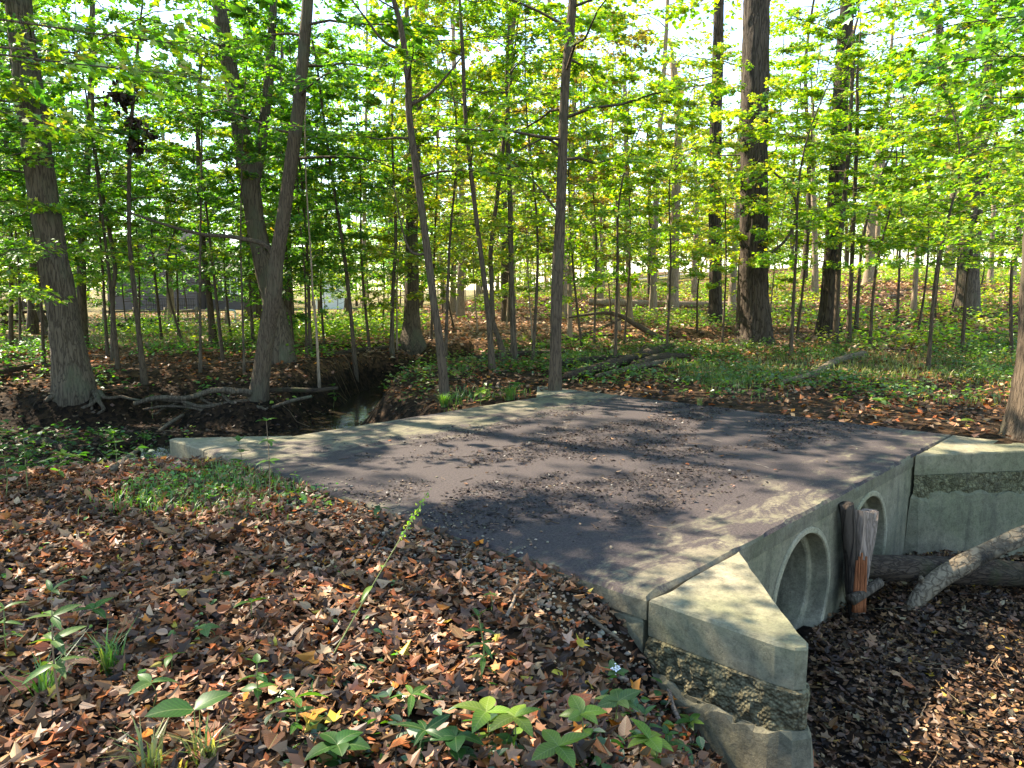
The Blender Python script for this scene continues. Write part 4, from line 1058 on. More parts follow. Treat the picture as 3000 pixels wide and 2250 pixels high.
# mulch and twigs on the slab
mul = MB()
n = 60000
aa = rng.uniform(.05, 5.95, n); bb = rng.uniform(.3, 4.6, n)
den = S(-.25, .35, vn(aa * .9, bb * 1.8, 41) + .5 * vn(aa * 3, bb * 5, 42)) * S(.3, 1.5, bb) * (1 - S(3.3, 4.5, bb))
kk = rng.uniform(0, 1, n) < den; aa, bb = aa[kk], bb[kk]
heap = 900
aa = np.concatenate([aa, rng.normal(1.35, .30, heap), rng.normal(2.4, .5, 500)]); bb = np.concatenate([bb, rng.normal(.85, .10, heap), rng.normal(1.3, .2, 500)])
x, y = w_ab(aa, bb); n = len(x); az = rng.uniform(0, 6.28, n)
hz = np.full(n, .002) + rng.uniform(0, .006, n); hz[-heap - 500:-500] += np.abs(rng.normal(0, .012, heap))
add_leaves(mul, np.stack([x, y, hz], 1), np.stack([np.cos(az), np.sin(az), rng.normal(.05, .2, n)], 1), np.array([0, 0, 1.]) + rng.normal(0, .4, (n, 3)),
           np.minimum(.055, .006 + rng.exponential(.010, n)), pick([((.020, .016, .015), 6), ((.05, .038, .032), 4), ((.10, .065, .042), .7), ((.2, .13, .08), .1)], n), 'simple', .2, .3)
for _ in range(170):
    a0 = random.uniform(.3, 5.7); b0_ = random.uniform(.5, 4.0); az = random.uniform(0, 6.28); L = random.uniform(.03, .16); k_ = np.linspace(-.5, .5, 4)
    xx, yy = w_ab(a0 + np.cos(az) * L * k_ + rng.normal(0, .004, 4), b0_ + np.sin(az) * L * k_ + rng.normal(0, .004, 4))
    tube(mul, np.stack([xx, yy, np.full(4, .006)], 1), random.uniform(.0012, .0035), 4, random.choice([(.03, .022, .018), (.07, .045, .03), (.15, .10, .065)]), False)
n = 46; xx, yy = w_ab(rng.uniform(.3, 5.6, n), rng.uniform(.4, 4.6, n)); az = rng.uniform(0, 6.28, n)
add_leaves(mul, np.stack([xx, yy, np.full(n, .008)], 1), np.stack([np.cos(az), np.sin(az), 0 * az + .05], 1), np.array([0, 0, 1.]) + rng.normal(0, .3, (n, 3)), rng.uniform(.03, .06, n), pick(BROWN, n), 'ovate', .4, .8)
tag(mul.obj('mulch', M_DEAD), 'dark decayed leaf crumbs scattered over the slab top', 'mulch', kind='stuff')

# ------------------------------------------------------------------ logs, branches, roots
def log(name, label, pix, wpx, mat, depth=None, cat='log', sides=14, ridge=.08, lump=.12, group=None, parent=None, stubs=(), zoff=0.0, n=26, depths=None):
    pts = []
    for k_, (px, py) in enumerate(pix):
        if depths: pts.append(at(px, py, depths[k_]))
        elif depth: pts.append(at(px, py, depth))
        else: pts.append(hit(px, py, zoff))
    Y = np.mean([p_[1] for p_ in pts])
    path = smooth_path(pts, n) if len(pts) > 2 else smooth_path([pts[0], (pts[0] + pts[1]) / 2 + rng.normal(0, .015, 3), pts[1]], n)
    r = np.interp(np.linspace(0, 1, n), np.linspace(0, 1, len(wpx)), wpx) * K / FPX * Y / 2
    m_ = MB(); tube(m_, path, r, sides, None, True, ridge, 9, lump, rng.uniform(0, 40))
    for fr_, dx, dy, dz, rr in stubs:
        p_ = path_at(path, fr_); q_ = p_ + np.array([dx, dy, dz])
        tube(m_, smooth_path([p_, (p_ + q_) / 2 + rng.normal(0, .02, 3), q_], 6), np.linspace(rr, rr * .45, 6), 7, None, True, .05, 9, .1)
    o = m_.obj(name, mat, parent, True, path[0] if parent is None else np.array(parent.location))
    if parent is None: tag(o, label, cat, group)
    return o

log('fallen_branch', 'reddish dead branch arching above the sunlit litter', [(1228, 686), (1290, 677), (1335, 680), (1375, 702), (1436, 737)], [4, 7, 9, 11, 12], M_SAP, depth=float(hit(1436, 740)[1]), cat='branch', sides=8)
log('propped_branch', 'dead branch propped up under the arching one', [(1236, 733), (1290, 712), (1342, 688)], [8, 7, 5], M_SAP, depth=float(hit(1436, 740)[1]) - .2, cat='branch', sides=8)
log('fallen_log', 'long fallen trunk lying level across the sunlit far litter', [(1272, 652), (1400, 656), (1560, 658), (1730, 656)], [15, 15, 13, 11], M_PALE, depth=float(hit(1420, 672)[1]), sides=12)
log('rotten_log', 'thick dark rotting log slanting up behind the slab', [(1222, 812), (1310, 790), (1380, 770), (1450, 748)], [12, 20, 22, 18], M_ROT, zoff=.12, ridge=.14, lump=.25, stubs=[(.55, .2, .1, .25, .05)])
log('rotten_log', 'flat dark log end lying left of the thick rotting log', [(1196, 787), (1280, 777), (1350, 772)], [16, 18, 12], M_ROT, zoff=.1, ridge=.14, lump=.25)
log('rotten_log', 'mossy grey log in front of the thick rotting log', [(1290, 812), (1380, 792), (1455, 776)], [8, 12, 9], M_BARK, zoff=.08, ridge=.1)
log('rotten_log', 'broken dark log farthest right of the rotting pile', [(1370, 790), (1430, 772), (1490, 768)], [18, 20, 10], M_ROT, zoff=.1, ridge=.14, lump=.3)
log('creek_log', 'long thin log spanning the creek cut behind the stems', [(985, 752), (1060, 744), (1150, 738), (1250, 730), (1330, 722)], [9, 9, 8, 7, 5], M_ROT, depth=float(hit(1250, 742)[1]), sides=8)
log('creek_log', 'dark log below the long thin creek log', [(980, 780), (1060, 770), (1150, 762), (1220, 760)], [10, 12, 10, 7], M_ROT, depth=float(hit(1150, 776)[1]), sides=8)
log('creek_log', 'black log lying on the bank left of the shaggy trunk', [(700, 768), (770, 757), (850, 750)], [8, 10, 8], M_ROT, zoff=.06, sides=8)
log('fallen_branch', 'grey fallen branch with forked end on the right grass', [(1690, 826), (1760, 806), (1805, 780), (1866, 765)], [7, 14, 16, 18], M_GREYWOOD, zoff=.08, cat='branch', sides=10, stubs=[(.8, .3, .15, .12, .03)])
bedY = float(hit(1880, 1290)[1])
log('sunken_log', 'big dark rotting log lying across the lower pipe mouth', [(1838, 1222), (1980, 1228), (2120, 1236), (2290, 1250)], [50, 54, 54, 50], M_ROT, depths=[5.78, 6.0, 6.15, 6.35], ridge=.12, lump=.15, n=40, sides=24)
log('leaning_log', 'pale peeling log leaning up out of the stream bed', [(1942, 1352), (2000, 1276), (2080, 1222), (2150, 1186), (2260, 1135)], [22, 38, 40, 38, 36], M_PEEL, depths=[5.72, 5.82, 5.92, 6.02, 6.2], n=60, sides=24, ridge=.09, lump=.18, stubs=[(.22, -.06, -.02, .12, .035), (.12, .05, -.05, -.10, .03)])
log('stub_log', 'short grey log end beneath the wedged driftwood', [(1838, 1296), (1900, 1258)], [26, 22], M_BARK, depths=[5.52, 5.72], sides=14)
log('dark_log', 'black charred log half hidden at the left creek side', [(48, 950), (100, 958), (152, 972)], [20, 22, 16], M_ROT, zoff=.05, ridge=.12)
log('grey_branch', 'straight grey branch slanting into the left pool', [(396, 896), (358, 920), (302, 968), (246, 1012)], [9, 10, 10, 9], M_GREYWOOD, zoff=.06, cat='branch', sides=8, stubs=[(.3, .2, .05, .1, .015)])
log('dark_log', 'dark log on the ground at the far left edge', [(-10, 806), (30, 798), (70, 790)], [12, 13, 10], M_ROT, zoff=.08)
log('bank_log', 'weathered log jammed right of the leaning tree base', [(562, 846), (620, 842), (680, 843), (730, 838)], [10, 11, 10, 7], M_ROT, depth=13.6, sides=10)
log('bank_log', 'bent branch slanting down to the creek water', [(588, 880), (630, 866), (674, 856)], [7, 8, 6], M_BARK, depth=12.9, sides=8)
log('stick', 'upright dark stick stuck beside the slab edge', [(1132, 1200), (1138, 1160), (1144, 1118)], [9, 8, 5], M_ROT, depth=float(hit(1132, 1200)[1]), cat='stick', sides=7)
log('stick', 'short dark twig leaning against the upright stick', [(1126, 1172), (1130, 1150), (1128, 1132)], [5, 5, 3], M_ROT, depth=float(hit(1126, 1190)[1]), cat='stick', sides=6)
log('fallen_twig', 'peeled reddish twig lying down the bank before the wing wall', [(1400, 1420), (1440, 1480), (1455, 1530), (1490, 1600)], [12, 14, 12, 9], M_PALE, zoff=.05, cat='twig', sides=8, stubs=[(.35, .06, -.02, .01, .006), (.5, -.05, -.1, .02, .006)])
log('fallen_twig', 'grey stick on the gravel bank left of the reddish twig', [(1270, 1330), (1310, 1362), (1345, 1388)], [10, 9, 7], M_GREYWOOD, zoff=.05, cat='twig', sides=8)
log('fallen_twig', 'thin dark twig lying on leaves below the upright stick', [(790, 1220), (830, 1160), (868, 1128)], [6, 5, 4], M_ROT, zoff=.05, cat='twig', sides=6)
log('fallen_twig', 'forked pale twig amid the pebbles near the slab edge', [(1095, 1330), (1112, 1290), (1118, 1252)], [7, 6, 4], M_PALE, zoff=.05, cat='twig', sides=6, stubs=[(.5, -.08, .05, .02, .004)])
log('bent_vine', 'bare dark vine bowing out from the right of the oak', [(1660, 362), (1695, 395), (1718, 430), (1720, 470), (1700, 515), (1668, 545), (1640, 570)], [4, 5, 6, 6, 6, 6, 5], M_BARK, depth=float(hit(1632, 748)[1]) - .5, cat='vine', sides=6, n=40)
log('dead_stick', 'whitish dead stick lying on the left bank by the creek', [(405, 815), (440, 800), (505, 785), (550, 780)], [3, 4, 4, 3], M_GREYWOOD, depth=16.0, cat='stick', sides=6)

# exposed roots of the two creek bank trees: parts of those trees
roots = {'broad_tree': [([(178, 842), (150, 862), (105, 880), (50, 886), (-10, 902)], 16, 8), ([(170, 855), (140, 880), (80, 893), (20, 908), (-20, 918)], 12, 7), ([(190, 848), (205, 868), (160, 888), (110, 896), (40, 916)], 10, 5),
                        ([(150, 838), (120, 856), (96, 868)], 18, 7), ([(196, 848), (214, 866), (222, 884), (205, 905)], 12, 5), ([(200, 846), (226, 856), (262, 858), (300, 866)], 9, 4), ([(188, 858), (196, 872), (200, 895)], 9, 5), ([(210, 862), (190, 885), (168, 892)], 8, 4)],
         'leaning_tree': [([(545, 858), (500, 846), (460, 842), (430, 852), (400, 862), (340, 858), (290, 870)], 14, 9), ([(540, 866), (480, 872), (430, 876), (380, 866), (320, 862)], 9, 7), ([(536, 872), (500, 886), (440, 882), (395, 872)], 8, 5),
                          ([(540, 850), (520, 845), (490, 848)], 16, 6), ([(530, 876), (470, 893), (420, 880), (360, 878), (310, 885)], 6, 4), ([(548, 868), (560, 880), (580, 884)], 10, 5), ([(460, 845), (500, 870), (515, 888)], 7, 4), ([(420, 850), (445, 866), (480, 882)], 6, 4), ([(395, 864), (360, 880), (330, 896)], 5, 3)]}
for o in list(COL.objects):
    if o.name in roots:
        for pix, w0, w1 in roots[o.name]:
            Yb = o.location.y
            m_ = MB(); ptsr = [at(px, py, Yb - .25 - .02 * k_) for k_, (px, py) in enumerate(pix)]
            ptsr[0] = ptsr[0] + np.array([0, .2, 0])
            pr_ = smooth_path(ptsr, 30); pr_ = pr_ + np.stack([.02 * vn(np.linspace(0, 6, 30), np.full(30, w0 + q), 0) for q in range(3)], 1)
            tube(m_, pr_, np.linspace(w0, w1, 30) * K / FPX * Yb / 2, 9, None, True, .06, 9, .2, w0)
            m_.obj('root', M_BARK, o, True, np.array(o.location))

# driftwood wedged upright between the pipes
dw = thing('driftwood', 'charred splintered driftwood wedged upright between the two pipes', 'driftwood', (*w_ab(2.76, -.12), -1.1))
bx_, by_ = w_ab(2.74, -.10); org = np.array(dw.location)
m_ = MB(); tube(m_, smooth_path([(bx_ + .05, by_, -1.0), (bx_ + .02, by_, -.8), (bx_, by_, -.45), (*w_ab(2.70, -.05), -.06)], 30), np.interp(np.linspace(0, 1, 30), [0, .3, .7, 1], [.03, .04, .05, .055]), 16, None, True, .16, 9, .2, 2.0)
m_.obj('charred_bark', M_OAK, dw, True, org)
m_ = MB(); nu, nv = 34, 44
U, V = np.meshgrid(np.linspace(0, 1, nu), np.linspace(0, 1, nv))
wid = .05 + .27 * V ** 1.5; av = 2.79 + wid * U
ridge_ = np.abs(vn(U * 9 + .3, V * 1.2, 1.0)) * .035 + np.abs(vn(U * 21, V * 2.5, 2.0)) * .014
topz = -.12 - .10 * np.abs(vn(U[0] * 6, U[0] * 0 + 3.3)) - .05 * U[0]
zv = -.95 + (topz[None] + .95) * V
bulg = .05 * np.sin(np.pi * U)
cols_ = np.stack([1.0 + .25 * vn(U * 14, V * 1.5, 5), .93 + .22 * vn(U * 14, V * 1.5, 5), .88 + .2 * vn(U * 14, V * 1.5, 5)], -1)
for sgn in (1, -1):
    bv_ = -.13 - (bulg + ridge_ if sgn > 0 else -.05 + 0 * U)
    xx, yy = w_ab(av, bv_)
    i, j = np.meshgrid(np.arange(nv - 1), np.arange(nu - 1), indexing='ij'); q = (i * nu + j).ravel()
    m_.add(np.stack([xx, yy, zv], -1).reshape(-1, 3), np.stack([q, q + 1, q + nu + 1, q + nu], 1), cols_.reshape(-1, 3))
nn_ = nu * nv
e = np.concatenate([np.arange(nu), np.arange(nu, nn_, nu) + nu - 1, np.arange(nn_ - 2, nn_ - nu - 1, -1), np.arange(nn_ - 2 * nu, -1, -nu)])
m_.f.append(np.stack([e, np.roll(e, -1), np.roll(e, -1) + nn_, e + nn_], 1))
m_.obj('split_wood', M_DRIFT, dw, False, org)
m_ = MB(); p0 = w_ab(2.72, -.15)
for q in range(5):
    tube(m_, smooth_path([(p0[0] + .02 * q, p0[1], -.92), (p0[0] + .018 * q, p0[1], -.50 + .03 * (q % 3))], 8), np.linspace(.018, .008, 8), 6, (1.1, .5, .28), True, .1, 9, .2, q)
m_.obj('rotten_core', M_PALE, dw, True, org)

# brown dead leaf clumps hanging in the sapling left of the house
for o in list(COL.objects):
    if o.get('label', '').startswith('sapling carrying brown'):
        for (px, py, rr, nn) in ((262, 205, .26, 160), (288, 268, .17, 90), (292, 312, .17, 80), (325, 290, .10, 30)):
            c_ = at(px, py, o.location.y); m_ = MB()
            P = c_ + rng.normal(0, rr * .45, (nn, 3)); D = rng.normal(0, 1, (nn, 3)); D[:, 2] -= 1.2
            add_leaves(m_, P, D, rng.normal(0, 1, (nn, 3)), rng.uniform(.08, .15, nn), pick([((.035, .022, .018), 4), ((.07, .04, .03), 2)], nn), 'ovate', .4, .8)
            tag(m_.obj('dead_leaf_clump', M_DEAD, o, False, np.array(o.location)), kind='stuff')

# branches that reach into the picture from trees standing just outside it
def side_tree(label, x, y, h, r, sprays, pal, size):
    b_ = np.array([x, y, float(gz(x, y))]); root = thing('overhanging_tree', label, 'tree', b_)
    mt, mc = MB(), MB()
    pth = smooth_path([b_ + [0, 0, -.1], b_ + [.05, .05, h * .5], b_ + [.1, -.05, h]], 20)
    tube(mt, pth, np.linspace(r, r * .3, 20), 12, None, True, .03, 9, .1, x)
    for z, az, ln, rise, nl in sprays:
        st = [np.interp(z, pth[:, 2], pth[:, q]) for q in range(3)]
        spray(mt, mc, st, math.radians(az), ln, rise, nl, size, pal, 'maple', True, r0=.014, tilt=.5)
    mt.obj('trunk', M_BARK, root, True, b_); mc.obj('crown', M_LEAF, root, False, b_)
side_tree('sapling left of the picture whose bright sprays hang in the top left', -4.9, 5.4, 6.5, .06,
          [(3.3, 25, 2.6, .12, 170), (3.6, 40, 2.8, .10, 190), (3.9, 10, 2.6, .08, 170), (4.3, 30, 3.0, .02, 220), (4.6, 55, 3.0, .05, 220), (5.0, 20, 3.0, 0, 220), (4.8, 75, 3, .1, 200), (5.6, 45, 3.2, 0, 240), (2.9, 70, 2.2, .2, 130), (5.9, 0, 3, 0, 220), (5.3, -30, 3, 0, 200)], YGRN, .085)
side_tree('tree right of the picture whose dark sprays hang in the top right', 5.3, 5.2, 6.5, .07,
          [(3.2, 165, 2.4, .15, 210), (3.6, 150, 2.6, .12, 240), (3.8, 178, 2.4, .08, 220), (4.2, 160, 2.8, .0, 260), (4.6, 185, 2.8, .0, 240), (5.0, 150, 3.0, .0, 240), (5.4, 170, 3, 0, 240), (3.0, 140, 2.0, .2, 150)], GREEN, .085)
side_tree('sapling on the right slope whose yellow sprays reach in from the right edge', 8.0, 10.4, 7.5, .06,
          [(2.6, 175, 2.2, .1, 190), (3.0, 160, 2.4, .1, 220), (3.4, 185, 2.4, .1, 220), (3.9, 165, 2.8, .05, 260), (4.4, 180, 2.8, .05, 260), (4.9, 170, 2.8, 0, 260), (5.4, 190, 3, 0, 260), (5.9, 160, 3, 0, 260), (6.5, 175, 3, 0, 260)], YGRN, .095)

# ------------------------------------------------------------------ house, fences and yard things behind the trees on the left
M_SIDING = plain_mat('dark_siding', (.115, .092, .085), .75, .12, 4)
M_ROOF = plain_mat('roof_shingle', (.07, .062, .06), .9, .2, 14)
M_TRIM = plain_mat('brown_trim', (.20, .10, .06), .7)
M_WHITE = plain_mat('white_frame', (.75, .76, .78), .5, .06)
M_GLASS = plain_mat('window_glass', (.03, .04, .05), .08, .1, 2, .0)
M_BLACK = plain_mat('black_iron', (.02, .02, .022), .5, .1)
M_RAIL = plain_mat('grey_rail_wood', (.17, .14, .105), .9, .3, 12)
M_AQUA = plain_mat('pale_green_tube', (.38, .46, .43), .45, .08)
def box(mb_, x0, x1, y0, y1, z0, z1, col=None):
    v = np.array([(x, y, z) for x in (x0, x1) for y in (y0, y1) for z in (z0, z1)], float)
    mb_.add(v, np.array([[0, 1, 3, 2], [4, 6, 7, 5], [0, 4, 5, 1], [2, 3, 7, 6], [0, 2, 6, 4], [1, 5, 7, 3]]), col)
HY_ = 54.0
def hx(px): return float(at(px, 640, HY_)[0])
def hz(py): return float(at(350, py, HY_)[2])
xl, xr, xm = hx(232), hx(425), hx(340)
zb, ze, zp = -.3, hz(573), hz(490)
house = thing('house', 'dark clapboard house with a gable end half hidden by leaves', 'house', (xm, HY_, zb))
O = np.array(house.location)
m_ = MB(); box(m_, xl + .05, xr - .05, HY_ + .06, HY_ + 8, zb, ze)
v = np.array([(xl + .05, HY_ + .06, ze), (xr - .05, HY_ + .06, ze), (xm, HY_ + .06, zp), (xl + .05, HY_ + 8, ze), (xr - .05, HY_ + 8, ze), (xm, HY_ + 8, zp)])
m_.add(v, [np.array([[0, 1, 2], [5, 4, 3]]), np.array([[0, 2, 5, 3], [2, 1, 4, 5]])]); m_.obj('wall', M_SIDING, house, False, O)
z = zb; bh = .19
while z < zp - .1:
    f_ = min(1, max(0, (zp - z - bh) / (zp - ze))); a0 = xm + (xl - xm) * f_; a1 = xm + (xr - xm) * f_
    if a1 - a0 > .2:
        m_ = MB(); v = np.array([(a0, HY_ + .055, z), (a1, HY_ + .055, z), (a1, HY_ + .055, z + bh), (a0, HY_ + .055, z + bh), (a0, HY_ - .03, z), (a1, HY_ - .03, z), (a1, HY_ + .03, z + bh), (a0, HY_ + .03, z + bh)])
        m_.add(v, np.array([[4, 5, 6, 7], [0, 4, 7, 3], [5, 1, 2, 6], [0, 1, 5, 4], [7, 6, 2, 3]])); m_.obj('siding_board', M_SIDING, house, False, O)
    z += bh
for sgn, xe in ((-1, xl), (1, xr)):
    m_ = MB(); e = np.array([xe - xm, 0, ze - zp]); nrm_ = unit(np.array([-e[2] * sgn, 0, abs(e[0])])) * .18
    tipo = np.array([xm, 0, zp]) + [0, 0, .02]; low_ = np.array([xm, 0, zp]) + e * 1.09 + [0, 0, .02]
    v = [];
    for yy in (HY_ - .35, HY_ + 8.3):
        for p_ in (tipo, low_, low_ + nrm_, tipo + nrm_): v.append((p_[0], yy, p_[2]))
    m_.add(np.array(v), np.array([[0, 1, 2, 3], [7, 6, 5, 4], [0, 4, 5, 1], [2, 6, 7, 3], [1, 5, 6, 2], [0, 3, 7, 4]])); rf = m_.obj('roof', M_ROOF, house, False, O)
    m_ = MB(); v = []
    for yy in (HY_ - .40, HY_ - .353):
        for p_ in (tipo - nrm_ * .3, low_ - nrm_ * .3, low_ + nrm_ * .8, tipo + nrm_ * .8): v.append((p_[0], yy, p_[2]))
    m_.add(np.array(v), np.array([[0, 1, 2, 3], [7, 6, 5, 4], [0, 4, 5, 1], [2, 6, 7, 3], [1, 5, 6, 2], [0, 3, 7, 4]])); m_.obj('fascia', M_TRIM, house, False, O)
x2 = hx(560); zw = hz(585)
m_ = MB(); box(m_, xr - .05, x2, HY_ + 1.56, HY_ + 7, zb, zw); m_.obj('wall', M_SIDING, house, False, O)
z = zb
while z < zw - .1:
    m_ = MB(); v = np.array([(xr, HY_ + 1.555, z), (x2, HY_ + 1.555, z), (x2, HY_ + 1.555, z + bh), (xr, HY_ + 1.555, z + bh), (xr, HY_ + 1.47, z), (x2, HY_ + 1.47, z), (x2, HY_ + 1.53, z + bh), (xr, HY_ + 1.53, z + bh)])
    m_.add(v, np.array([[4, 5, 6, 7], [0, 4, 7, 3], [5, 1, 2, 6], [0, 1, 5, 4], [7, 6, 2, 3]])); m_.obj('siding_board', M_SIDING, house, False, O); z += bh
m_ = MB(); v = np.array([(xr - .1, HY_ + .9, zw - .1), (x2 + .4, HY_ + .9, zw - .1), (x2 + .4, HY_ + 4.3, zw + .5), (xr - .1, HY_ + 4.3, zw + .5)])
m_.add(np.concatenate([v, v + [0, 0, .15]]), np.array([[3, 2, 1, 0], [4, 5, 6, 7], [0, 1, 5, 4], [2, 3, 7, 6], [1, 2, 6, 5], [3, 0, 4, 7]])); m_.obj('roof', M_ROOF, house, False, O)
wx0, wx1, wz0, wz1 = hx(468), hx(497), hz(633), hz(600)
m_ = MB(); box(m_, wx0, wx1, HY_ + 1.42, HY_ + 1.46, wz0, wz1); wn_o = m_.obj('window', M_GLASS, house, False, O)
for (a0, a1, c0, c1) in ((wx0 - .08, wx0, wz0, wz1), (wx1, wx1 + .08, wz0, wz1), (wx0 - .08, wx1 + .08, wz1, wz1 + .09), (wx0 - .1, wx1 + .1, wz0 - .1, wz0), ((wx0 + wx1) / 2 - .03, (wx0 + wx1) / 2 + .03, wz0, wz1), (wx0, wx1, (wz0 + wz1) / 2 - .03, (wz0 + wz1) / 2 + .03)):
    m_ = MB(); box(m_, a0, a1, HY_ + 1.385, HY_ + 1.418, c0, c1); m_.obj('frame', M_WHITE, wn_o, False, O)

def fence(label, p0, p1, npost, hts, mat, hpost, r=.05, mesh=False):
    p0, p1 = np.array(p0, float), np.array(p1, float)
    b0 = np.array([p0[0], p0[1], float(gz(*p0))]); fo = thing('rail_fence', label, 'fence', b0)
    xs_ = [p0 + (p1 - p0) * q / (npost - 1) for q in range(npost)]
    for q in xs_:
        g0 = float(gz(*q)); m_ = MB(); tube(m_, smooth_path([(q[0], q[1], g0 - .2), (q[0] + random.gauss(0, .01), q[1], g0 + hpost)], 6), r * 1.5, 7, None, True, .05, 9, .08, q[0]); m_.obj('post', mat, fo, True, b0)
    for q0, q1 in zip(xs_[:-1], xs_[1:]):
        for hh in hts:
            a0 = np.array([q0[0], q0[1], float(gz(*q0)) + hh]); a1 = np.array([q1[0], q1[1], float(gz(*q1)) + hh + random.gauss(0, .02)])
            m_ = MB(); tube(m_, smooth_path([a0, (a0 + a1) / 2 + [0, 0, -.02], a1], 6), r, 6, None, True, .05, 9, .1, q0[0]); m_.obj('rail', mat, fo, True, b0)
        if mesh:
            m_ = MB(); N_ = 14
            for k_ in range(N_ + 1):
                x_, y_ = q0 + (q1 - q0) * k_ / N_; g0 = float(gz(x_, y_)); tube(m_, [(x_, y_ + .03, g0), (x_, y_ + .03, g0 + hts[-1])], .006, 3, None, False)
            for k_ in range(4):
                tube(m_, [(q0[0], q0[1] + .03, float(gz(*q0)) + hts[-1] * (k_ + .5) / 4), (q1[0], q1[1] + .03, float(gz(*q1)) + hts[-1] * (k_ + .5) / 4)], .006, 3, None, False)
            m_.obj('wire_mesh', M_BLACK, fo, False, b0)
FX = lambda px, Y: float(at(px, 690, Y)[0])
fence('grey split rail fence with wire before the house', (FX(225, 32), 32), (FX(490, 33), 33), 5, (.28, .62), M_RAIL, .78, .05, True)
fence('dark old rail fence at the far left edge', (FX(-60, 27), 27), (FX(140, 29), 29), 4, (.35, .7), M_ROT, .85, .06)
# black iron fence by the house wall
fb = (FX(318, 47), 47.0); b0 = np.array([fb[0], fb[1], float(gz(*fb))]); ir = thing('iron_fence', 'black iron bar fence against the house siding', 'fence', b0)
for k_ in range(22):
    m_ = MB(); x_ = fb[0] + k_ * .14; box(m_, x_, x_ + .025, 47, 47.025, b0[2], b0[2] + 1.0); m_.obj('bar', M_BLACK, ir, False, b0)
for zz in (.12, .55, .95):
    m_ = MB(); box(m_, fb[0] - .1, fb[0] + 3.1, 46.99, 46.998, b0[2] + zz, b0[2] + zz + .04); m_.obj('rail', M_BLACK, ir, False, b0)
# pale green tube frame
gp = [at(474, 694, 34.5), at(474, 676, 34.5), at(476, 671, 34.5), at(490, 670, 34.5), at(505, 671, 34.5), at(508, 676, 34.5), at(508, 694, 34.5)]
gp[0][2] = gp[-1][2] = float(gz(gp[0][0], 34.5))
m_ = MB(); tube(m_, smooth_path(gp, 40), .04, 8); tag(m_.obj('tube_gate', M_AQUA, None, True, gp[0]), 'pale green bent tube frame standing in the yard', 'gate frame')
# pile of old dark wood in the yard
for k_ in range(16):
    px = random.uniform(225, 350); c_ = hit(px, random.uniform(703, 714)); L = random.uniform(.5, 1.3); az = random.uniform(-.5, .5); hh = random.uniform(.05, .42) * max(.3, 1 - abs(px - 300) / 90)
    m_ = MB(); d_ = np.array([math.cos(az), math.sin(az), random.gauss(0, .12)]); c_ = np.array([c_[0], c_[1], float(gz(c_[0], c_[1])) + hh])
    tube(m_, smooth_path([c_ - d_ * L / 2, c_ + rng.normal(0, .03, 3), c_ + d_ * L / 2], 8), random.uniform(.07, .14), 8, None, True, .12, 9, .3, k_)
    tag(m_.obj('old_wood', M_ROT, None, True, c_), 'black weathered piece of wood in the yard pile before the fence', 'wood', 'pile of old wood in the yard')
# small pale shed far behind the leaning tree
sp_ = at(712, 640, 58); b0 = np.array([sp_[0], 58.0, float(gz(sp_[0], 58.0))]); sh_ = thing('shed', 'small white gabled shed glimpsed between far trunks', 'shed', b0)
m_ = MB(); box(m_, b0[0] - 1.1, b0[0] + 1.1, 58, 60.5, b0[2], b0[2] + 1.9); v = np.array([(b0[0] - 1.1, 58, b0[2] + 1.9), (b0[0] + 1.1, 58, b0[2] + 1.9), (b0[0], 58, b0[2] + 3.0), (b0[0] - 1.1, 60.5, b0[2] + 1.9), (b0[0] + 1.1, 60.5, b0[2] + 1.9), (b0[0], 60.5, b0[2] + 3.0)])
m_.add(v, [np.array([[0, 1, 2], [5, 4, 3]])]); m_.obj('wall', M_WHITE, sh_, False, b0)
for sg in (-1, 1):
    m_ = MB(); v = np.array([(b0[0], 57.8, b0[2] + 3.02), (b0[0] + sg * 1.3, 57.8, b0[2] + 1.72), (b0[0] + sg * 1.3, 60.7, b0[2] + 1.72), (b0[0], 60.7, b0[2] + 3.02)])
    m_.add(np.concatenate([v, v + [0, 0, .08]]), np.array([[0, 1, 2, 3], [4, 5, 6, 7], [0, 1, 5, 4], [2, 3, 7, 6], [1, 2, 6, 5]])); m_.obj('roof', M_ROOF, sh_, False, b0)

# ------------------------------------------------------------------ single plants
def herb_leaf_mesh(wd, droop, serr):
    n = 9; t = np.linspace(0, 1, n); hw = wd * np.sin(np.pi * t ** .8) ** .85; hw[0] = .012; hw[-1] = .0
    hw[1:-1] += serr * np.where(np.arange(1, n - 1) % 2, 1, -1)
    zc = .12 * t - droop * t ** 2
    rows = []
    for s_, lift in ((-1, .16), (-.5, .03), (0, 0), (.5, .03), (1, .16)):
        rows.append(np.stack([s_ * hw, t, zc + lift * hw], 1))
    v = np.stack(rows, 1).reshape(-1, 3)
    i = np.arange(n - 1)[:, None] * 5; j = np.arange(4)[None]
    m_ = MB(); m_.add(v, np.stack([i + j, i + j + 1, i + j + 6, i + j + 5], -1).reshape(-1, 4)); return m_.mesh('leaf', M_HERB, True)
HL = {'oval': [herb_leaf_mesh(.27, .25, .0), herb_leaf_mesh(.24, .45, .0)], 'lance': [herb_leaf_mesh(.16, .3, .006), herb_leaf_mesh(.14, .5, .006)], 'heart': [herb_leaf_mesh(.38, .3, .01), herb_leaf_mesh(.34, .55, .01)]}
M_STEM = plain_mat('green_stem', (.13, .16, .05), .7); M_WSTEM = plain_mat('brown_stem', (.16, .11, .07), .85)
C_G, C_L, C_D, C_P, C_Y = (.055, .135, .022), (.13, .22, .035), (.03, .09, .02), (.08, .155, .045), (.32, .27, .04)
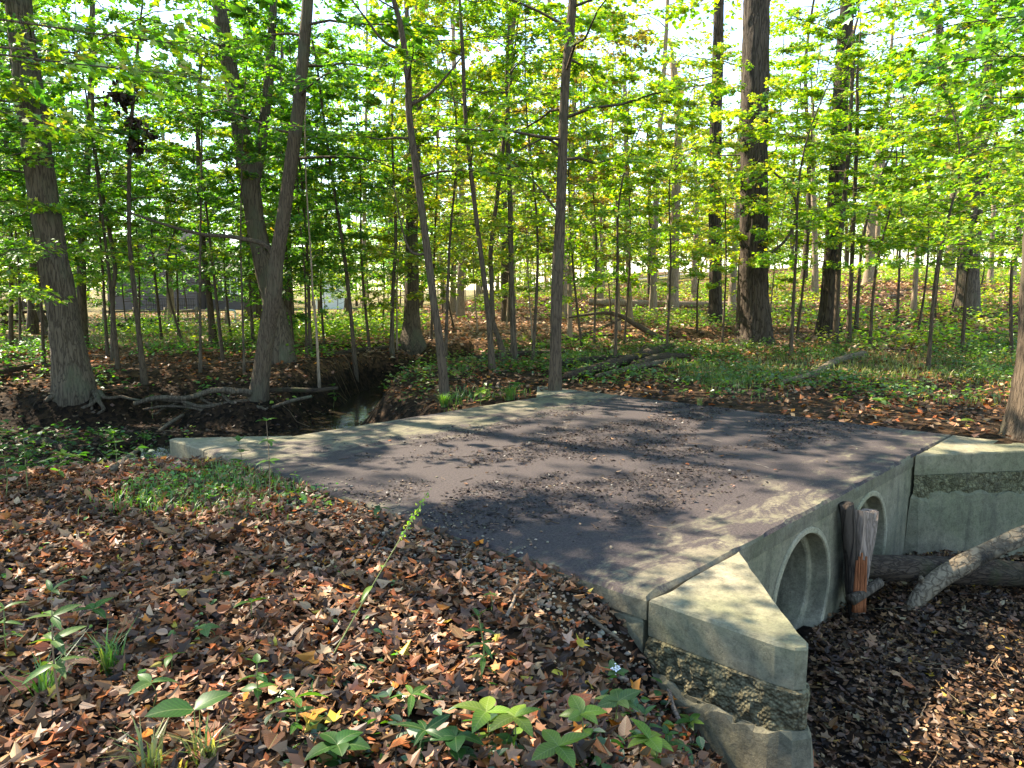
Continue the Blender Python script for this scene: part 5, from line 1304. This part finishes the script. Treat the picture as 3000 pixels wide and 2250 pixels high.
def plant(label, px, py, h, style, ll, col, shape='oval', nodes=3, per=2, lean=(0, 0), stem=M_STEM, flower=False, name='seedling'):
    b_ = hit(px, py); b_[2] = float(gz(b_[0], b_[1])); root = thing(name, label, 'plant', b_, 0)
    tp = np.array([lean[0], lean[1], h])
    pth = smooth_path([(0, 0, -.02), tp * .5 + [random.gauss(0, .015), random.gauss(0, .015), 0], tp], 10)
    m_ = MB(); tube(m_, pth, np.linspace(.0035 + .004 * h, .0018, 10), 6); m_.obj('stem', stem, root, True)
    a0 = random.uniform(0, 6.28)
    def leaf(p_, az, pitch, size):
        size *= .8
        o = bpy.data.objects.new('leaf', random.choice(HL[shape])); COL.objects.link(o); o.parent = root
        o.matrix_local = Matrix.Translation(p_) @ Matrix.Rotation(az, 4, 'Z') @ Matrix.Rotation(pitch, 4, 'X') @ Matrix.Rotation(random.gauss(0, .25), 4, 'Y') @ Matrix.Scale(size, 4)
        b2 = random.uniform(.8, 1.2); o.color = (col[0] * b2 * random.uniform(.9, 1.2), col[1] * b2, col[2] * b2, 1)
    if style == 'whorl':
        for k_ in range(per): leaf(Vector(pth[-1]), a0 + 6.28 * k_ / per + random.gauss(0, .15), random.uniform(-.1, .45), ll * random.uniform(.75, 1.15))
        for q in range(nodes - 1):
            p_ = path_at(pth, .45 + .25 * q)
            for k_ in range(2): leaf(Vector(p_), a0 + 1 + 3.14 * k_ + 1.57 * q, random.uniform(.0, .4), ll * random.uniform(.5, .8))
    else:
        for q in range(nodes):
            p_ = path_at(pth, 1 - q * .7 / nodes)
            for k_ in range(per): leaf(Vector(p_), a0 + 6.28 * k_ / per + 1.57 * q, random.uniform(-.15, .35) + (.5 if q == 0 else 0), ll * random.uniform(.7, 1.1) * (.75 + .3 * q / nodes if q else .7))
    if flower:
        m_ = MB()
        for _ in range(26):
            c_ = pth[-1] + rng.normal(0, .014, 3) + [0, 0, .02]; m_.add(IV2 * .005 + c_, np.array([[0, 1, 2], [0, 2, 3], [0, 3, 4], [0, 4, 1]]))
        tag(m_.obj('flower_head', M_WHITE, root), kind='stuff')
    return root
PL = [
 ('bright oval leaved seedling at the bottom centre, largest leaves', 1112, 1625, .13, 'whorl', .15, C_L, 'oval', 2, 5),
 ('light green seedling left of the wing wall twig', 1255, 1622, .14, 'whorl', .12, C_L, 'oval', 2, 5),
 ('seedling with paired rounded leaves below the reddish twig', 1392, 1600, .12, 'pairs', .11, C_P, 'oval', 2, 3),
 ('white flowered plant on the bank beside the wing wall', 1330, 1500, .10, 'whorl', .10, C_P, 'oval', 2, 6),
 ('leafy clump at the bottom under the wing wall base', 1440, 1640, .11, 'pairs', .10, C_G, 'oval', 3, 3),
 ('second leafy clump right of the bottom clump', 1478, 1648, .08, 'whorl', .11, C_P, 'lance', 2, 4),
 ('yellow green leaves poking in at the bottom picture edge', 1205, 1690, .12, 'whorl', .15, C_L, 'oval', 1, 4),
 ('sprawling dull green plant at the bottom left of centre', 985, 1645, .09, 'whorl', .13, C_D, 'heart', 3, 5),
 ('low plant with pointed leaves right of the grass tuft', 890, 1545, .08, 'whorl', .11, C_G, 'lance', 2, 5),
 ('branching seedling with pointed leaves in the lower left middle', 640, 1600, .15, 'whorl', .13, C_G, 'lance', 3, 4),
 ('tall leafy seedling with a yellowed leaf', 560, 1545, .20, 'pairs', .11, C_G, 'oval', 3, 3),
 ('single plant with one broad dark heart leaf', 425, 1635, .17, 'whorl', .17, C_D, 'heart', 1, 2),
 ('pale seedling with two cupped leaves', 330, 1530, .10, 'whorl', .12, C_P, 'oval', 1, 3),
 ('small bluish seedling lying among leaves left of centre', 445, 1395, .08, 'whorl', .10, C_P, 'heart', 1, 3),
 ('small trifoliate seedling in the middle of the litter', 545, 1350, .11, 'whorl', .10, C_G, 'oval', 1, 3),
 ('tiny dark green seedling above the trifoliate one', 478, 1262, .06, 'whorl', .09, C_D, 'heart', 1, 2),
 ('dark twin leaved seedling beside a curled tan leaf', 372, 1452, .07, 'whorl', .08, C_G, 'oval', 1, 3),
 ('tall brown stemmed weed with layered leaf pairs at the left', 135, 1560, .50, 'pairs', .16, C_P, 'lance', 4, 4),
 ('short broad weed right of the tall brown stemmed weed', 205, 1370, .12, 'whorl', .13, C_G, 'oval', 1, 4),
 ('weed with bluish leaves at the left picture edge', 18, 1420, .22, 'pairs', .15, C_P, 'lance', 3, 3),
 ('leggy green weed climbing beside the gravel bank', 1035, 1480, .30, 'pairs', .11, C_G, 'lance', 4, 3),
 ('small bright sprig above the leggy weed', 1060, 1320, .09, 'whorl', .06, C_L, 'lance', 2, 5),
 ('green seedling at the slab edge left of the upright stick', 820, 1128, .10, 'whorl', .09, C_D, 'heart', 2, 3),
 ('tiny yellow sprout at the corner of the gravel', 790, 1062, .08, 'whorl', .04, C_Y, 'lance', 3, 4),
 ('slender seedling on a tall pale stalk before the slab', 583, 1086, .62, 'pairs', .15, C_G, 'oval', 3, 4),
 ('broad leaved weed beside the tall pale stalk', 520, 1040, .34, 'pairs', .14, C_G, 'oval', 3, 4),
 ('leafy weed on the ridge before the pool', 250, 1020, .34, 'pairs', .15, C_G, 'oval', 3, 4),
 ('bushy bright fern like weed on the left ridge', 140, 1040, .22, 'whorl', .17, C_L, 'lance', 4, 9),
 ('tall weed with round leaves at the left creek side', 60, 1060, .42, 'pairs', .15, C_G, 'oval', 4, 4),
 ('second round leaved weed nearer the left edge', 12, 1080, .40, 'pairs', .15, C_P, 'oval', 4, 4),
 ('five leaf seedling overhanging the left pool', 315, 1000, .42, 'whorl', .16, C_G, 'oval', 2, 6),
 ('seedling with a yellow leaf before the exposed roots', 330, 905, .40, 'whorl', .17, C_G, 'oval', 2, 5),
 ('drooping bright leafed plant behind the far slab edge', 1815, 905, .26, 'whorl', .17, C_L, 'lance', 2, 6),
 ('flat green seedling cluster right of the drooping plant', 1900, 895, .18, 'whorl', .18, C_P, 'oval', 2, 7),
 ('dark green seedling cluster behind the slab middle', 1640, 868, .26, 'pairs', .15, C_G, 'oval', 3, 3),
 ('single bright seedling near the right edge trunk', 2090, 935, .14, 'whorl', .12, C_L, 'oval', 1, 4),
 ('small yellow green sprout at the far slab edge', 1475, 862, .12, 'whorl', .12, C_L, 'oval', 1, 4),
 ('seedling spray before the slab corner tree', 1040, 880, .22, 'whorl', .20, C_L, 'oval', 2, 7),
 ('wide seedling left of the slab corner tree', 1120, 862, .22, 'whorl', .17, C_G, 'oval', 2, 6),
 ('leafy sprig growing at the foot of the oak', 1600, 748, .9, 'pairs', .28, C_G, 'oval', 5, 4),
 ('bushy seedling on the creek bank edge', 720, 880, .45, 'pairs', .18, C_G, 'oval', 4, 4),
 ('yellow seedling among the rotting logs', 1380, 800, .3, 'whorl', .22, C_Y, 'oval', 2, 5),
 ('oval leaved seedling touching the largest bright seedling on its left', 1050, 1610, .12, 'whorl', .16, C_L, 'oval', 2, 4),
 ('spreading green seedling in front of the reddish twig', 1335, 1585, .14, 'whorl', .13, C_P, 'oval', 2, 6),
 ('round leaved seedling nearest the wing wall foot', 1490, 1600, .10, 'whorl', .10, C_G, 'oval', 2, 5),
 ('dull green plant at the bottom left of the bright leaves', 920, 1640, .10, 'whorl', .14, C_D, 'lance', 3, 5),
 ('low dull plant at the bottom edge under the branching seedling', 730, 1660, .08, 'whorl', .13, C_D, 'heart', 2, 5),
 ('bright low plant at the bottom edge near the wing wall', 1400, 1665, .12, 'whorl', .13, C_L, 'oval', 2, 6),
]
for p_ in PL:
    plant(*p_, stem=M_WSTEM if ('brown stem' in p_[0] or 'pale stalk' in p_[0]) else M_STEM, flower='white flowered' in p_[0])

def tuft(label, px, py, n, h0, h1, wd, pal, name='grass_tuft', on=None):
    b_ = hit(px, py); b_[2] = float(gz(b_[0], b_[1])) if on is None else on
    global grass
    keep = grass; grass = MB()
    blades(b_[0] + rng.normal(0, .02, n), b_[1] + rng.normal(0, .02, n), h0, h1, wd, pal, 1.1, z=np.full(n, b_[2]))
    tag(grass.obj(name, M_GRASS, None, False, b_), label, 'grass tuft'); grass = keep
tuft('arching grass tuft beside the tall brown stemmed weed', 240, 1455, 45, .10, .24, .004, GR)
tuft('loose grass tuft at the left near the weed', 100, 1520, 30, .10, .26, .004, GR)
tuft('pale grass blades at the bottom left of centre', 440, 1665, 40, .08, .20, .004, DRYG)
tuft('wide grass tuft at the bottom picture edge', 330, 1680, 40, .08, .2, .004, DRYG)
tuft('dry grass tuft sprouting on the far slab edge', 1510, 893, 60, .05, .14, .003, DRYG, on=0.0)
tuft('dark sedge tuft left of the slab corner tree', 1100, 868, 120, .12, .28, .006, GR)
tuft('sedge tuft on the bank at the upstream slab edge', 960, 880, 110, .12, .28, .006, GR)
# long seed stalk leaning over the litter
q0 = hit(700, 1450); q1 = at(790, 1290, q0[1] + .25); q2 = at(925, 1062, q0[1] + .55)
m_ = MB(); pth = smooth_path([q0, q1, q2], 24); tube(m_, pth, np.linspace(.004, .0015, 24), 5)
st_ = thing('seed_stalk', 'long green seed stalk leaning right over the leaf litter', 'plant', q0)
m_.obj('stem', M_STEM, st_, True, q0)
m_ = MB(); nn = 60; ff = rng.uniform(.72, 1, nn); PP = np.array([path_at(pth, f_) for f_ in ff]) + rng.normal(0, .006, (nn, 3))
add_leaves(m_, PP, rng.normal(0, 1, (nn, 3)) + [0, 0, .5], rng.normal(0, 1, (nn, 3)), .016, pick(YGRN, nn), 'ovate'); m_.obj('seed_head', M_LEAF, st_, False, q0)
for f_, az in ((.3, .4), (.45, 2.8), (.55, .2)):
    o = bpy.data.objects.new('leaf', HL['lance'][1]); COL.objects.link(o); o.parent = st_
    o.matrix_local = Matrix.Translation(Vector(path_at(pth, f_) - q0)) @ Matrix.Rotation(az, 4, 'Z') @ Matrix.Scale(.10, 4); o.color = (*C_L, 1)

# ------------------------------------------------------------------ tell the copied trees apart by their order from the left
ORD = ['leftmost', 'second', 'third', 'fourth', 'fifth', 'sixth', 'seventh', 'eighth', 'ninth', 'tenth', 'eleventh', 'twelfth', 'thirteenth', 'fourteenth', 'fifteenth', 'sixteenth', 'seventeenth', 'eighteenth', 'nineteenth', 'twentieth']
grp = {}
for o in COL.objects:
    if o.parent is None and o.get('group') and o.name.split('.')[0] in ('woodland_tree', 'maple_sapling', 'understory_sapling'): grp.setdefault(o['group'], []).append(o)
for g_, os_ in grp.items():
    os_.sort(key=lambda q: q.location.x / max(q.location.y, .1))
    if len(os_) < 2 or len(os_) > len(ORD): continue
    for k_, o in enumerate(os_):
        o['label'] = (ORD[k_] + (' ' if k_ == 0 else ' from left ') + 'of the ' + g_)
